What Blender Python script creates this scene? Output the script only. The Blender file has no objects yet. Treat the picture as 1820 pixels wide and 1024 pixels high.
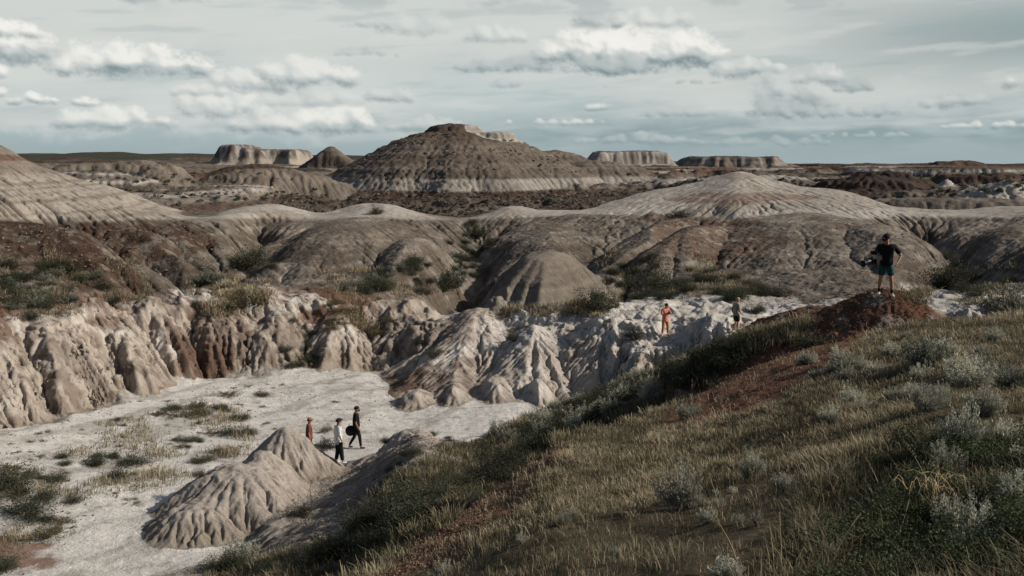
import bpy, math, random, time
import numpy as np
T0 = time.time()
random.seed(7)
rng = np.random.default_rng(11)
S = bpy.context.scene
COL = S.collection

# ------------------------------------------------------------------ camera
W0, H0, FPX, VH = 1820.0, 1024.0, 1790.0, 285.0
PITCH = math.atan((H0 / 2 - VH) / FPX)
cam_d = bpy.data.cameras.new('camera')
cam_d.sensor_width = 36.0
cam_d.lens = 36.0 * FPX / W0
cam_d.clip_start = 0.05
cam_d.clip_end = 40000
cam = bpy.data.objects.new('camera', cam_d)
COL.objects.link(cam)
cam.location = (0, 0, 0)
cam.rotation_euler = (math.pi / 2 - PITCH, 0, 0)
S.camera = cam
CP, SP = math.cos(PITCH), math.sin(PITCH)


def ray(u, v):
    """viewing direction of a photo pixel -> azimuth, tan(elevation)"""
    x = np.asarray(u, float) - W0 / 2
    y = H0 / 2 - np.asarray(v, float)
    Y = FPX * CP + y * SP
    Z = -FPX * SP + y * CP
    return np.arctan2(x, Y), Z / np.hypot(x, Y)


def project(x, y, z):
    f = y * CP - z * SP
    up = y * SP + z * CP
    return W0 / 2 + FPX * x / f, H0 / 2 - FPX * up / f


# ------------------------------------------------------------------ noise
_P = np.random.default_rng(5).permutation(256).astype(np.int64)
_P = np.concatenate([_P, _P, _P])
_a = np.random.default_rng(6).random(256) * 2 * np.pi
_G2 = np.stack([np.cos(_a), np.sin(_a)], 1).astype(np.float32)
_g = np.random.default_rng(8).normal(size=(256, 3))
_G3 = (_g / np.linalg.norm(_g, axis=1, keepdims=True)).astype(np.float32)


def n2(x, y, seed=0):
    x = np.asarray(x, np.float64) + seed * 17.31
    y = np.asarray(y, np.float64) + seed * 9.77
    xi, yi = np.floor(x), np.floor(y)
    fx, fy = (x - xi).astype(np.float32), (y - yi).astype(np.float32)
    X, Y = xi.astype(np.int64) & 255, yi.astype(np.int64) & 255
    X1, Y1 = (X + 1) & 255, (Y + 1) & 255
    a, b = _P[X], _P[X1]
    u = fx * fx * fx * (fx * (fx * 6 - 15) + 10)
    v = fy * fy * fy * (fy * (fy * 6 - 15) + 10)

    def g(h, dx, dy):
        k = _G2[h]
        return k[..., 0] * dx + k[..., 1] * dy
    n00 = g(_P[a + Y], fx, fy)
    n10 = g(_P[b + Y], fx - 1, fy)
    n01 = g(_P[a + Y1], fx, fy - 1)
    n11 = g(_P[b + Y1], fx - 1, fy - 1)
    p = n00 + u * (n10 - n00)
    q = n01 + u * (n11 - n01)
    return (p + v * (q - p)) * 1.5


def n3(x, y, z, seed=0):
    x = np.asarray(x, np.float64) + seed * 17.31
    y = np.asarray(y, np.float64) + seed * 9.77
    z = np.asarray(z, np.float64) + seed * 5.13
    xi, yi, zi = np.floor(x), np.floor(y), np.floor(z)
    fx, fy, fz = [(p - q).astype(np.float32) for p, q in ((x, xi), (y, yi), (z, zi))]
    X, Y, Z = [q.astype(np.int64) & 255 for q in (xi, yi, zi)]
    X1, Y1, Z1 = (X + 1) & 255, (Y + 1) & 255, (Z + 1) & 255
    u, v, w = [f * f * f * (f * (f * 6 - 15) + 10) for f in (fx, fy, fz)]

    def g(h, dx, dy, dz):
        k = _G3[h]
        return k[..., 0] * dx + k[..., 1] * dy + k[..., 2] * dz
    aa, ab = _P[_P[X] + Y], _P[_P[X] + Y1]
    ba, bb = _P[_P[X1] + Y], _P[_P[X1] + Y1]

    def lay(Zk, dz):
        p0 = g(_P[aa + Zk], fx, fy, dz)
        p1 = g(_P[ba + Zk], fx - 1, fy, dz)
        q0 = g(_P[ab + Zk], fx, fy - 1, dz)
        q1 = g(_P[bb + Zk], fx - 1, fy - 1, dz)
        p = p0 + u * (p1 - p0)
        q = q0 + u * (q1 - q0)
        return p + v * (q - p)
    lo = lay(Z, fz)
    hi = lay(Z1, fz - 1)
    return (lo + w * (hi - lo)) * 1.5


def fbm2(x, y, o=4, seed=0, gain=0.5, lac=2.07):
    s, a, t = 0, 1.0, 0
    for k in range(o):
        s = s + a * n2(x, y, seed + k * 3)
        t += a
        a *= gain
        x = x * lac
        y = y * lac
    return s / t


def sstep(a, b, x):
    t = np.clip((np.asarray(x, float) - a) / (b - a), 0, 1)
    return t * t * (3 - 2 * t)


def mixc(c, d, t):
    return c + (np.asarray(d, np.float32) - c) * np.asarray(t, np.float32)[..., None]


def gsm(a, sig, axis):
    """gaussian smoothing along an axis"""
    if sig <= 0:
        return a
    n = int(sig * 3) + 1
    k = np.exp(-0.5 * (np.arange(-n, n + 1) / sig) ** 2)
    k /= k.sum()
    pad = [(0, 0)] * a.ndim
    pad[axis] = (n, n)
    b = np.pad(a, pad, mode='edge')
    o = np.zeros(a.shape)
    for i, w in enumerate(k):
        sl = [slice(None)] * a.ndim
        sl[axis] = slice(i, i + a.shape[axis])
        o += w * b[tuple(sl)]
    return o


# ------------------------------------------------------------------ terrain curves: (photo column, photo row, range) or (column, ('z', height), range)
def Zh(z):
    return ('z', z)


FL = -12.0
CURVES = [
    [(-300, Zh(-2.2), 2.2), (2100, Zh(-1.8), 2.2)],
    [(-300, Zh(-4.4), 7), (400, Zh(-4.2), 7.5), (700, 1150, 9), (1000, 1010, 9.3), (1200, 1000, 9), (1500, 990, 8.5), (1820, 960, 8), (2100, 940, 8)],
    [(-300, Zh(-6.8), 9.5), (0, Zh(-6.6), 10), (400, 1160, 12), (640, 1032, 14), (800, 927, 16), (900, 857, 18), (990, 788, 20), (1100, 752, 22.5), (1200, 716, 24.5),
     (1300, 668, 26.5), (1400, 622, 28), (1500, 598, 28), (1600, 578, 28), (1700, 562, 28), (1820, 552, 29), (2100, 545, 30)],
    [(-300, Zh(-8.2), 12), (0, Zh(-8.0), 12.5), (400, Zh(-8.2), 15), (640, Zh(-7.4), 17), (800, Zh(-6.9), 18.6), (900, Zh(-7.0), 20.5), (990, Zh(-7.0), 22.5), (1100, Zh(-6.9), 25),
     (1200, Zh(-6.9), 27.5), (1300, Zh(-6.6), 29.5), (1400, Zh(-6.1), 31), (1500, Zh(-5.7), 32), (1600, Zh(-5.2), 32), (1700, Zh(-5.0), 31.5), (1820, Zh(-5.0), 32), (2100, Zh(-5), 32)],
    [(-300, 1100, 26), (0, 1060, 27), (250, 1030, 28.5), (400, 1000, 29.5), (500, 905, 33.5), (600, 833, 38.9), (660, 812, 38.0), (740, 772, 36.6), (800, 780, 38), (850, 785, 41.5),
     (950, 737, 46), (1050, 700, 45.3), (1180, 650, 44), (1300, 614, 42.5), (1400, 600, 40), (1500, Zh(-7), 37), (1600, Zh(-6.6), 35), (1820, Zh(-6.5), 35), (2100, Zh(-6.5), 35)],
    [(-300, Zh(FL), 27.5), (0, Zh(FL), 28.5), (250, Zh(FL), 30), (400, Zh(FL), 30.8), (500, Zh(FL), 35), (600, Zh(FL), 39.9), (660, Zh(FL), 40.3), (740, Zh(FL), 40.5), (850, Zh(FL), 43.5), (950, Zh(FL), 46.6),
     (1050, Zh(-11.8), 46.6), (1180, Zh(-11.3), 45.8), (1300, Zh(-10.3), 44.8), (1400, Zh(-9.6), 43), (1600, Zh(-9.2), 39.5), (2100, Zh(-9), 40)],
    [(-300, Zh(FL), 43), (0, 757, 45.5), (130, 735, 47.7), (240, 692, 52.5), (330, 668, 56), (480, 660, 57.2), (560, 655, 58), (640, 655, 58), (690, 665, 57), (722, 668, 56.5), (850, 680, 53.5),
     (930, 700, 50.5), (990, Zh(-12), 49), (1050, Zh(-11.8), 49.2), (1180, Zh(-11), 47.2), (1300, Zh(-9.9), 46.6), (1400, Zh(-9.2), 46), (1600, Zh(-8.9), 44), (2100, Zh(-8.7), 44)],
    # lower bluff top
    [(-300, 590, 51), (0, 590, 52), (120, 575, 54), (250, 550, 58.5), (330, 540, 61), (450, 530, 62.5), (560, 545, 62.5), (640, 560, 63), (700, 555, 63), (740, 555, 63), (780, 555, 63), (820, 552, 63), (870, 550, 62), (920, 558, 60),
     (960, 572, 58), (1010, 585, 56), (1050, 586, 55), (1100, 588, 53), (1180, 598, 52), (1250, 600, 50), (1300, 595, 50), (1400, 588, 50), (1500, Zh(-7.6), 50), (1600, Zh(-7.6), 50), (2100, Zh(-7.4), 50)],
    [(-300, 545, 54), (0, 530, 56), (120, 520, 60), (250, 510, 64), (330, 498, 66), (450, 495, 68), (560, 508, 67), (650, 510, 67), (720, 512, 68), (780, 528, 67), (860, 535, 66),
     (950, 540, 60), (1050, 535, 60), (1150, 530, 60), (1250, 530, 60), (1350, 545, 58), (1430, 535, 60), (1500, 530, 58), (1700, 515, 60), (1820, 510, 60), (2100, 500, 60)],
    [(-300, 470, 64), (0, 470, 68), (200, 465, 74), (330, 468, 78), (430, 492, 80), (560, 475, 80), (700, 478, 80), (800, 505, 82), (860, 470, 84), (1000, 462, 84), (1110, 500, 80), (1250, 480, 78),
     (1400, 480, 76), (1550, 470, 78), (1670, 498, 80), (1740, 475, 80), (2100, 460, 82)],
    [(-300, 400, 74), (0, 390, 80), (200, 389, 84), (350, 388, 90), (450, 387, 95), (550, 387, 98), (760, 388, 98), (850, 388, 100), (1000, 380, 100), (1150, 380, 96), (1300, 384, 92), (1500, 386, 94), (1650, 384, 100), (1820, 384, 100), (2100, 380, 100)],
    # the pale domes on the bench
    [(-300, 225, 100), (-60, 246, 104), (0, 254, 104), (30, 268, 104), (62, 290, 104), (110, 303, 105), (150, 318, 106), (210, 333, 108), (250, 350, 108), (300, 368, 108), (350, 380, 108), (390, 376, 108), (430, 366, 108), (480, 362, 110), (520, 367, 110), (570, 379, 110), (600, 373, 110), (630, 364, 110),
     (665, 360, 110), (705, 364, 110), (760, 380, 110), (820, 387, 110), (860, 380, 110), (900, 366, 110), (930, 365, 110), (960, 372, 110), (1040, 371, 110), (1080, 358, 110), (1130, 344, 111), (1200, 331, 112), (1240, 322, 112), (1280, 309, 112), (1310, 301, 112), (1345, 308, 112), (1380, 320, 112),
     (1420, 329, 112), (1490, 335, 112), (1530, 345, 112), (1590, 367, 112), (1640, 372, 112), (1700, 374, 112), (1760, 368, 112), (1820, 364, 112), (2100, 360, 112)],
    [(-300, Zh(-11), 126), (2100, Zh(-11.5), 126)],
    # behind: broken ground up to the big butte, then mesas
    [(-300, 340, 150), (0, 345, 160), (100, 345, 165), (240, 345, 165), (400, 352, 165), (480, 362, 165), (560, 384, 158), (700, 388, 155), (830, 388, 155), (1000, 376, 160), (1150, 348, 185), (1300, 330, 215), (1500, 345, 190), (1620, 350, 180), (1820, 352, 170), (2100, 350, 170)],
    [(-300, 312, 250), (0, 318, 250), (200, 322, 240), (400, 322, 240), (520, 345, 220), (600, 360, 215), (800, 362, 215), (1000, 356, 218), (1100, 338, 235), (1200, 318, 270), (1500, 325, 250), (1820, 328, 240), (2100, 325, 240)],
    [(-300, 300, 380), (400, 303, 380), (800, 310, 340), (1200, 305, 400), (1500, 310, 380), (1820, 312, 380), (2100, 310, 380)],
    [(-300, 290, 700), (400, 291, 700), (800, 294, 650), (1200, 296, 650), (1500, 301, 650), (1820, 303, 650), (2100, 300, 650)],
    [(-300, 276, 2400), (400, 277, 2400), (800, 281, 2400), (1200, 288, 2000), (1450, 299, 1700), (1820, 304, 1600), (2100, 304, 1600)],
    [(-300, 275, 8000), (400, 276, 8000), (800, 280, 8000), (1200, 288, 8000), (1820, 297, 8000), (2100, 294, 8000)],
]
_tab = []
AZF = np.linspace(-0.75, 0.75, 1501)
for c in CURVES:
    az, lr, zz = [], [], []
    for (u, v, d) in c:
        if isinstance(v, tuple):
            a, _ = ray(u, VH)
            z = v[1]
        else:
            a, t = ray(u, v)
            z = float(t) * d
        az.append(float(a)); lr.append(math.log(d)); zz.append(z)
    o = np.argsort(az)
    az, lr, zz = np.array(az)[o], np.array(lr)[o], np.array(zz)[o]
    # z / r is smoothed, so that far crests keep their outline in the view
    L = gsm(np.interp(AZF, az, lr), 5, 0)
    Zz = gsm(np.interp(AZF, az, zz), 5, 0)
    _tab.append((L, Zz))
for k in range(1, len(_tab)):
    L = np.maximum(_tab[k][0], _tab[k - 1][0] + 0.012)
    _tab[k] = (L, _tab[k][1])
# exponents of each segment: <1 rises fast and then flattens (domes)
SEG = {6: 0.8, 9: 0.75, 10: 0.6}


def base_height(az, lr):
    """az (1-D columns), lr (1-D rows) -> z grid and a continuous segment coordinate"""
    nA, nR = len(az), len(lr)
    z = np.zeros((nR, nA))
    seg = np.zeros((nR, nA))
    Ls = np.array([np.interp(az, AZF, t[0]) for t in _tab])
    Zs = np.array([np.interp(az, AZF, t[1]) for t in _tab])
    LR = lr[:, None]
    z[:] = Zs[0][None]
    for k in range(len(_tab) - 1):
        l0, l1, z0, z1 = Ls[k][None], Ls[k + 1][None], Zs[k][None], Zs[k + 1][None]
        t = np.clip((LR - l0) / (l1 - l0), 0, 1)
        m = (LR >= l0)
        e = SEG.get(k, 1.0)
        tt = t if e == 1.0 else t ** e
        z = np.where(m, z0 + (z1 - z0) * tt, z)
        seg = np.where(m, k + t, seg)
    return z, seg


def smax(a, b, k):
    h = np.clip(0.5 + 0.5 * (b - a) / k, 0, 1)
    return a + (b - a) * h + k * h * (1 - h)


# mounds: (photo column, row of the top, range, half width m, half depth m, height m, profile, turn, kind)
def mound_xy(u, v, d):
    a, t = ray(u, v)
    return d * math.sin(a), d * math.cos(a), d * float(t)


PROF = {
    'cone': ([0, .12, .5, 1.0], [1, .94, .52, 0]),
    'dome': ([0, .3, .6, .85, 1.0], [1, .93, .68, .33, 0]),
    'peak': ([0, .15, .35, .7, 1.0], [1, .86, .58, .2, 0]),
    'mesa': ([0, .55, .68, .8, 1.0], [1, .96, .55, .3, 0]),
    'butte': ([0, .07, .105, .13, .19, .28, .38, .50, .555, .60, .66, .80, 1.0], [1, .985, .95, .90, .87, .79, .655, .505, .42, .315, .27, .13, 0]),
}
MID_MOUNDS = [
    (508, 755, 38.2, 3.0, 2.1, 2.6, 'cone', 0, 'tan'),
    (425, 828, 34.9, 3.7, 3.5, 2.7, 'dome', .5, 'tan'),
    (345, 895, 33.2, 2.6, 2.3, 1.9, 'dome', .6, 'tan'),
    (465, 795, 36.6, 2.6, 2.6, 2.2, 'cone', 0, 'tan'),
    (976, 430, 68, 5.8, 9.0, 5.2, 'dome', .15, 'bare'),
    (1575, 511, 30.5, 4.3, 3.0, 2.1, 'cone', 0, 'red'),
    (1480, 545, 31.5, 3.6, 2.4, 1.7, 'dome', 0, 'red'),
    (735, 760, 38.6, 2.0, 1.9, 1.9, 'dome', 0, 'tan'),
    (850, 546, 61, 7.8, 16.8, 4.4, 'cone', .06, 'white'),
    (950, 576, 56, 5.4, 11.0, 3.9, 'cone', -.1, 'white'),
    (1060, 588, 54, 4.0, 7.5, 3.6, 'cone', -.1, 'white'),
    (630, 388, 93, 13, 25, 7.4, 'dome', 0.25, 'brown'),
    (740, 415, 84, 5, 13, 4.2, 'dome', 0.1, 'brown'),
    (960, 396, 93, 10, 16, 4.8, 'dome', 0.1, 'brown'),
    (1225, 379, 90, 9.5, 24, 7.2, 'dome', 0.25, 'brown'),
    (1430, 374, 94, 19, 29, 8.6, 'dome', .05, 'brown'),
    (1580, 392, 86, 9, 18, 6.0, 'dome', -.2, 'brown'),
    (1800, 392, 88, 8, 22, 6.4, 'dome', -0.1, 'brown'),
    (1950, 390, 84, 10, 18, 5.2, 'dome', -0.1, 'brown'),
    (60, 392, 78, 8, 19, 6.4, 'dome', -.6, 'brown'),
    (215, 394, 84, 6.5, 21, 6.6, 'dome', -.6, 'brown'),
    (345, 396, 90, 5.5, 21, 6.6, 'dome', -.5, 'brown'),
    (500, 402, 94, 4.5, 15, 5.0, 'dome', 0.3, 'brown'),
    (-60, 575, 52, 4.5, 5.5, 3.9, 'dome', .1, 'bluff'),
    (75, 560, 54, 3.6, 6.0, 3.9, 'dome', -.1, 'bluff'),
    (185, 552, 57.5, 3.0, 6.5, 3.9, 'dome', -.3, 'bluff'),
    (262, 532, 60.5, 2.4, 6.0, 3.9, 'dome', -.3, 'bluff'),
    (385, 528, 62.5, 4.0, 6.0, 4.0, 'dome', 0, 'bluff'),
    (500, 540, 62.5, 2.6, 6.0, 3.8, 'dome', .2, 'bluff'),
    (610, 548, 63, 3.4, 7.0, 4.0, 'dome', .3, 'bluff'),
    (705, 545, 65, 3.0, 7.5, 4.0, 'dome', .5, 'bluff'),
    (742, 692, 49.8, 1.7, 2.6, 1.6, 'dome', .2, 'white'),
    (806, 680, 50.2, 1.6, 3.2, 1.9, 'dome', 0, 'white'),
    (880, 672, 50.4, 1.8, 3.4, 2.2, 'dome', -.1, 'white'),
    (955, 672, 49.6, 1.2, 2.2, 2.0, 'dome', -.2, 'white'),
]
FAR_MOUNDS = [
    (806, 219, 255, 57, 60, 23.5, 'butte', 0, 'butte'),
    (985, 267, 285, 17, 16, 9, 'dome', 0, 'butte'),
    (1050, 286, 268, 24, 14, 9, 'dome', 0, 'butte'),
    (660, 296, 262, 18, 16, 8, 'dome', 0, 'butte'),
    (452, 255, 480, 32, 26, 14, 'mesa', 0, 'mesarock'),
    (515, 264, 475, 16, 22, 10, 'mesa', 0, 'mesarock'),
    (588, 260, 360, 17, 17, 11, 'cone', 0, 'butte'),
    (1120, 266, 450, 30, 26, 13, 'mesa', 0, 'mesapale'),
    (1305, 276, 480, 40, 30, 12, 'mesa', 0, 'mesapale'),
    (1375, 289, 470, 34, 22, 8, 'dome', 0, 'mesapale'),
    (1210, 290, 300, 30, 20, 8, 'dome', 0, 'banded'),
    (1130, 300, 310, 22, 16, 6, 'dome', 0, 'banded'),
    (1683, 317, 200, 5.2, 5.5, 4.4, 'cone', 0, 'pale'),
    (1603, 326, 200, 6.5, 5.5, 3.4, 'cone', 0, 'pale'),
    (1790, 320, 158, 14, 9, 5.6, 'cone', 0, 'pale'),
    (1700, 352, 150, 22, 7, 2.6, 'dome', 0, 'brown'),
    (170, 280, 330, 17, 12, 6, 'dome', 0, 'pale'),
    (110, 300, 260, 22, 14, 5, 'dome', 0, 'banded'),
    (330, 345, 175, 9, 8, 3.5, 'dome', 0, 'brown'),
    (170, 303, 200, 17, 12, 5.5, 'dome', 0.4, 'banded'),
    (400, 312, 300, 20, 12, 4, 'dome', 0, 'banded'),
    (470, 290, 380, 30, 16, 5, 'dome', 0, 'banded'),
    (280, 292, 420, 30, 16, 4, 'dome', 0, 'pale'),
    (1440, 289, 520, 44, 34, 14, 'mesa', 0, 'dark'),
    (1620, 294, 470, 50, 26, 9, 'mesa', 0, 'banded'),
    (1440, 300, 430, 46, 22, 8, 'mesa', 0, 'banded'),
    (1750, 300, 380, 44, 22, 8, 'mesa', 0, 'banded'),
    (1560, 313, 300, 34, 14, 5, 'mesa', 0, 'banded'),
    (1260, 306, 300, 28, 14, 6, 'mesa', 0, 'banded'),
    (230, 292, 420, 44, 22, 9, 'dome', 0, 'banded'),
    (330, 300, 330, 36, 18, 7, 'mesa', 0, 'banded'),
    (250, 318, 240, 24, 12, 5, 'dome', 0.3, 'brown'),
    (440, 322, 230, 22, 11, 4.5, 'dome', 0, 'banded'),
    (520, 298, 330, 30, 16, 6, 'dome', 0, 'brown'),
    (640, 283, 620, 60, 30, 9, 'mesa', 0, 'mesapale'),
    (960, 268, 330, 15, 14, 8, 'dome', 0, 'butte'),
    (1600, 287, 640, 40, 30, 15, 'mesa', 0, 'dark'),
    (1700, 289, 640, 44, 30, 15, 'mesa', 0, 'dark'),
    (1810, 287, 640, 50, 30, 15, 'mesa', 0, 'dark'),
    (1540, 306, 420, 40, 16, 4, 'mesa', 0, 'banded'),
    (1400, 308, 350, 26, 14, 4, 'mesa', 0, 'banded'),
    (100, 273, 1500, 60, 60, 9, 'dome', 0, 'dark'),
    (150, 274, 1500, 50, 50, 8, 'dome', 0, 'dark'),
    (190, 276, 1500, 60, 50, 8, 'dome', 0, 'dark'),
]
for _m in [(1250, 291, 420, 62, 24, 13, 'mesa', 'dark'), (1385, 296, 400, 56, 22, 10, 'mesa', 'banded'), (1530, 292, 400, 58, 22, 13, 'mesa', 'dark'), (1650, 297, 345, 50, 20, 9, 'mesa', 'banded'), (1780, 293, 370, 54, 20, 13, 'mesa', 'dark'),
           (1460, 311, 290, 34, 14, 7, 'dome', 'banded'), (1590, 315, 262, 30, 12, 6.5, 'mesa', 'dark'), (1740, 315, 250, 34, 12, 6.5, 'mesa', 'banded'), (1330, 312, 280, 26, 12, 6.5, 'dome', 'dark'), (1900, 306, 300, 40, 16, 9, 'mesa', 'banded'),
           (100, 285, 500, 60, 26, 11, 'mesa', 'dark'), (240, 289, 450, 56, 24, 10, 'mesa', 'banded'), (355, 294, 380, 46, 20, 9, 'dome', 'brown'), (455, 299, 340, 42, 18, 8, 'mesa', 'banded'), (560, 304, 300, 30, 14, 7.5, 'dome', 'brown'),
           (200, 310, 262, 32, 12, 7, 'dome', 'banded'), (420, 322, 232, 27, 10, 5.5, 'dome', 'brown'), (300, 326, 215, 22, 9, 5, 'mesa', 'banded'), (-60, 292, 420, 60, 20, 9, 'mesa', 'banded')]:
    FAR_MOUNDS.append(_m[:7] + (0,) + _m[7:])
_rg = np.random.default_rng(42)
for _d in np.concatenate([np.linspace(190, 300, 22), np.linspace(310, 640, 40)]):
    _u = _rg.uniform(-250, 2070)
    if 520 < _u < 1120 and _d < 330:
        continue
    FAR_MOUNDS.append((_u, 283 + _rg.uniform(0, 9) + 2900 / _d + .008 * (_u - 900), float(_d), _rg.uniform(14, 34) * _d / 300, _rg.uniform(8, 16) * _d / 300, _rg.uniform(6, 9) * (_d / 300) ** .6,
                       ['dome', 'mesa', 'cone', 'dome'][_rg.integers(0, 4)], _rg.uniform(-.3, .3), ['banded', 'brown', 'banded', 'dark', 'brown', 'dark'][_rg.integers(0, 6)]))
KINDS = ['none', 'tan', 'brown', 'red', 'white', 'butte', 'mesarock', 'mesapale', 'banded', 'pale', 'dark', 'bare', 'bluff']


def add_mounds(z, X, Y, mounds, warp=0.12, k=0.25):
    kind = np.zeros(z.shape, np.int8)
    for i, (u, v, d, rx, ry, h, pr, rot, kd) in enumerate(mounds):
        cx, cy, cz = mound_xy(u, v, d)
        R = max(rx, ry) * 1.35
        m = (np.abs(X - cx) < R) & (np.abs(Y - cy) < R)
        if not m.any():
            continue
        dx, dy = X[m] - cx, Y[m] - cy
        # turn so that the depth axis follows the line of sight plus rot
        a = math.atan2(cx, cy) + rot
        ex = dx * math.cos(a) - dy * math.sin(a)
        ey = dx * math.sin(a) + dy * math.cos(a)
        rr = np.hypot(ex / rx, ey / ry)
        th = np.arctan2(ey / ry, ex / rx)
        rr = rr * (1 + warp * (n2(np.cos(th) * 1.4 + i * 3.1, np.sin(th) * 1.4, i) + .6 * n2(np.cos(th) * 4 + i, np.sin(th) * 4, i + 9) * np.minimum(rr * 1.5, 1)))
        px, py = PROF[pr]
        zm = cz - h + h * np.interp(rr, px, py)
        zm = np.where(rr > 1, cz - h - (rr - 1) * h * 1.2, zm)
        kk = min(k, h * 0.12)
        old = z[m]
        new = smax(old, zm, kk)
        z[m] = new
        kk2 = kind[m]
        kk2[zm > old - 0.02 * h] = KINDS.index(kd)
        kind[m] = kk2
    return z, kind


# ------------------------------------------------------------------ stream erosion on a log-polar grid
def erode(z, r, step, mask, iters, K, m=0.45, diff=0.06, seed=1):
    nR, nA = z.shape
    N = nR * nA
    h = (r * step)[:, None]
    area = np.broadcast_to(h * h, z.shape).ravel()
    idx = np.arange(N).reshape(nR, nA)
    z = z.copy()
    dirs = [(-1, 0, 1.), (1, 0, 1.), (0, -1, 1.), (0, 1, 1.), (-1, -1, 1.4142), (-1, 1, 1.4142), (1, -1, 1.4142), (1, 1, 1.4142)]
    rg = np.random.default_rng(seed)
    A = None
    for it in range(iters):
        if it % 2 == 0:
            zp = np.pad(z, 1, mode='edge')
            best = np.zeros(z.shape)
            rc = idx.copy()
            jit = 1 + 0.25 * rg.random(z.shape)
            for (di, dj, L) in dirs:
                s = (z - zp[1 + di:1 + di + nR, 1 + dj:1 + dj + nA]) / L
                if di and dj:
                    s = s * jit
                mk = s > best
                best = np.where(mk, s, best)
                rc = np.where(mk, idx + di * nA + dj, rc)
            rcv = np.clip(rc.ravel(), 0, N - 1)
            self_ = rcv == idx.ravel()
            w = area.copy()
            R = np.where(self_, N, rcv)
            R = np.append(R, N)
            Sx = np.append(w, 0.)
            for q in range(11):
                add = np.bincount(R, weights=Sx, minlength=N + 1)
                add[N] = 0
                Sx = Sx + add
                Sx[N] = 0
                R = R[R]
            A = Sx[:N].reshape(nR, nA)
        zr = z.ravel()[rcv].reshape(nR, nA)
        drop = np.maximum(z - zr, 0)
        sl = drop / h
        dz = K * np.minimum(A, 150.0) ** m * sl * mask
        z = z - np.minimum(dz, 0.6 * drop)
        zp = np.pad(z, 1, mode='edge')
        lap = (zp[:-2, 1:-1] + zp[2:, 1:-1] + zp[1:-1, :-2] + zp[1:-1, 2:]) * 0.25 - z
        z = z + diff * lap * np.minimum(mask * 3, 1)
    return z, A


# ------------------------------------------------------------------ meshes from arrays
def mesh_from(name, verts, faces, mat=None, col=None, smooth=True, parent=None, attrs=None):
    """faces: (n,3) or (n,4) int array"""
    me = bpy.data.meshes.new(name)
    verts = np.ascontiguousarray(verts, np.float32)
    faces = np.ascontiguousarray(faces, np.int32)
    k = faces.shape[1]
    me.vertices.add(len(verts))
    me.vertices.foreach_set('co', verts.ravel())
    me.loops.add(faces.size)
    me.loops.foreach_set('vertex_index', faces.ravel())
    me.polygons.add(len(faces))
    me.polygons.foreach_set('loop_start', np.arange(0, faces.size, k, dtype=np.int32))
    try:
        me.polygons.foreach_set('loop_total', np.full(len(faces), k, np.int32))
    except Exception:
        pass
    me.polygons.foreach_set('use_smooth', np.full(len(faces), smooth, bool))
    if col is not None:
        at = me.attributes.new('col', 'FLOAT_COLOR', 'POINT')
        c = np.ones((len(verts), 4), np.float32)
        c[:, :3] = col
        at.data.foreach_set('color', c.ravel())
    me.update(calc_edges=True)
    me.validate()
    if mat:
        me.materials.append(mat)
    o = bpy.data.objects.new(name, me)
    COL.objects.link(o)
    if parent:
        o.parent = parent
    return o


def grid_faces(nR, nA):
    i = np.arange(nR - 1)[:, None] * nA + np.arange(nA - 1)[None]
    return np.stack([i, i + nA, i + nA + 1, i + 1], -1).reshape(-1, 4)[:, ::-1]


def tag(o, label=None, cat=None, group=None, kind=None):
    if label: o['label'] = label
    if cat: o['category'] = cat
    if group: o['group'] = group
    if kind: o['kind'] = kind
    return o


# ------------------------------------------------------------------ materials
def new_mat(name):
    m = bpy.data.materials.new(name)
    m.use_nodes = True
    nt = m.node_tree
    nt.nodes.clear()
    out = nt.nodes.new('ShaderNodeOutputMaterial')
    b = nt.nodes.new('ShaderNodeBsdfPrincipled')
    nt.links.new(b.outputs[0], out.inputs[0])
    b.inputs['Roughness'].default_value = 0.9
    b.inputs['Specular IOR Level'].default_value = 0.15
    return m, nt, b


def noise_node(nt, scale, detail, rough=0.6, vec=None, dist=0):
    n = nt.nodes.new('ShaderNodeTexNoise')
    n.inputs['Scale'].default_value = scale
    n.inputs['Detail'].default_value = detail
    n.inputs['Roughness'].default_value = rough
    n.inputs['Distortion'].default_value = dist
    if vec:
        nt.links.new(vec, n.inputs['Vector'])
    return n


def ramp(nt, src, lo, hi, a, b):
    r = nt.nodes.new('ShaderNodeMapRange')
    r.inputs[1].default_value = lo
    r.inputs[2].default_value = hi
    r.inputs[3].default_value = a
    r.inputs[4].default_value = b
    nt.links.new(src, r.inputs[0])
    return r.outputs[0]


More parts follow.
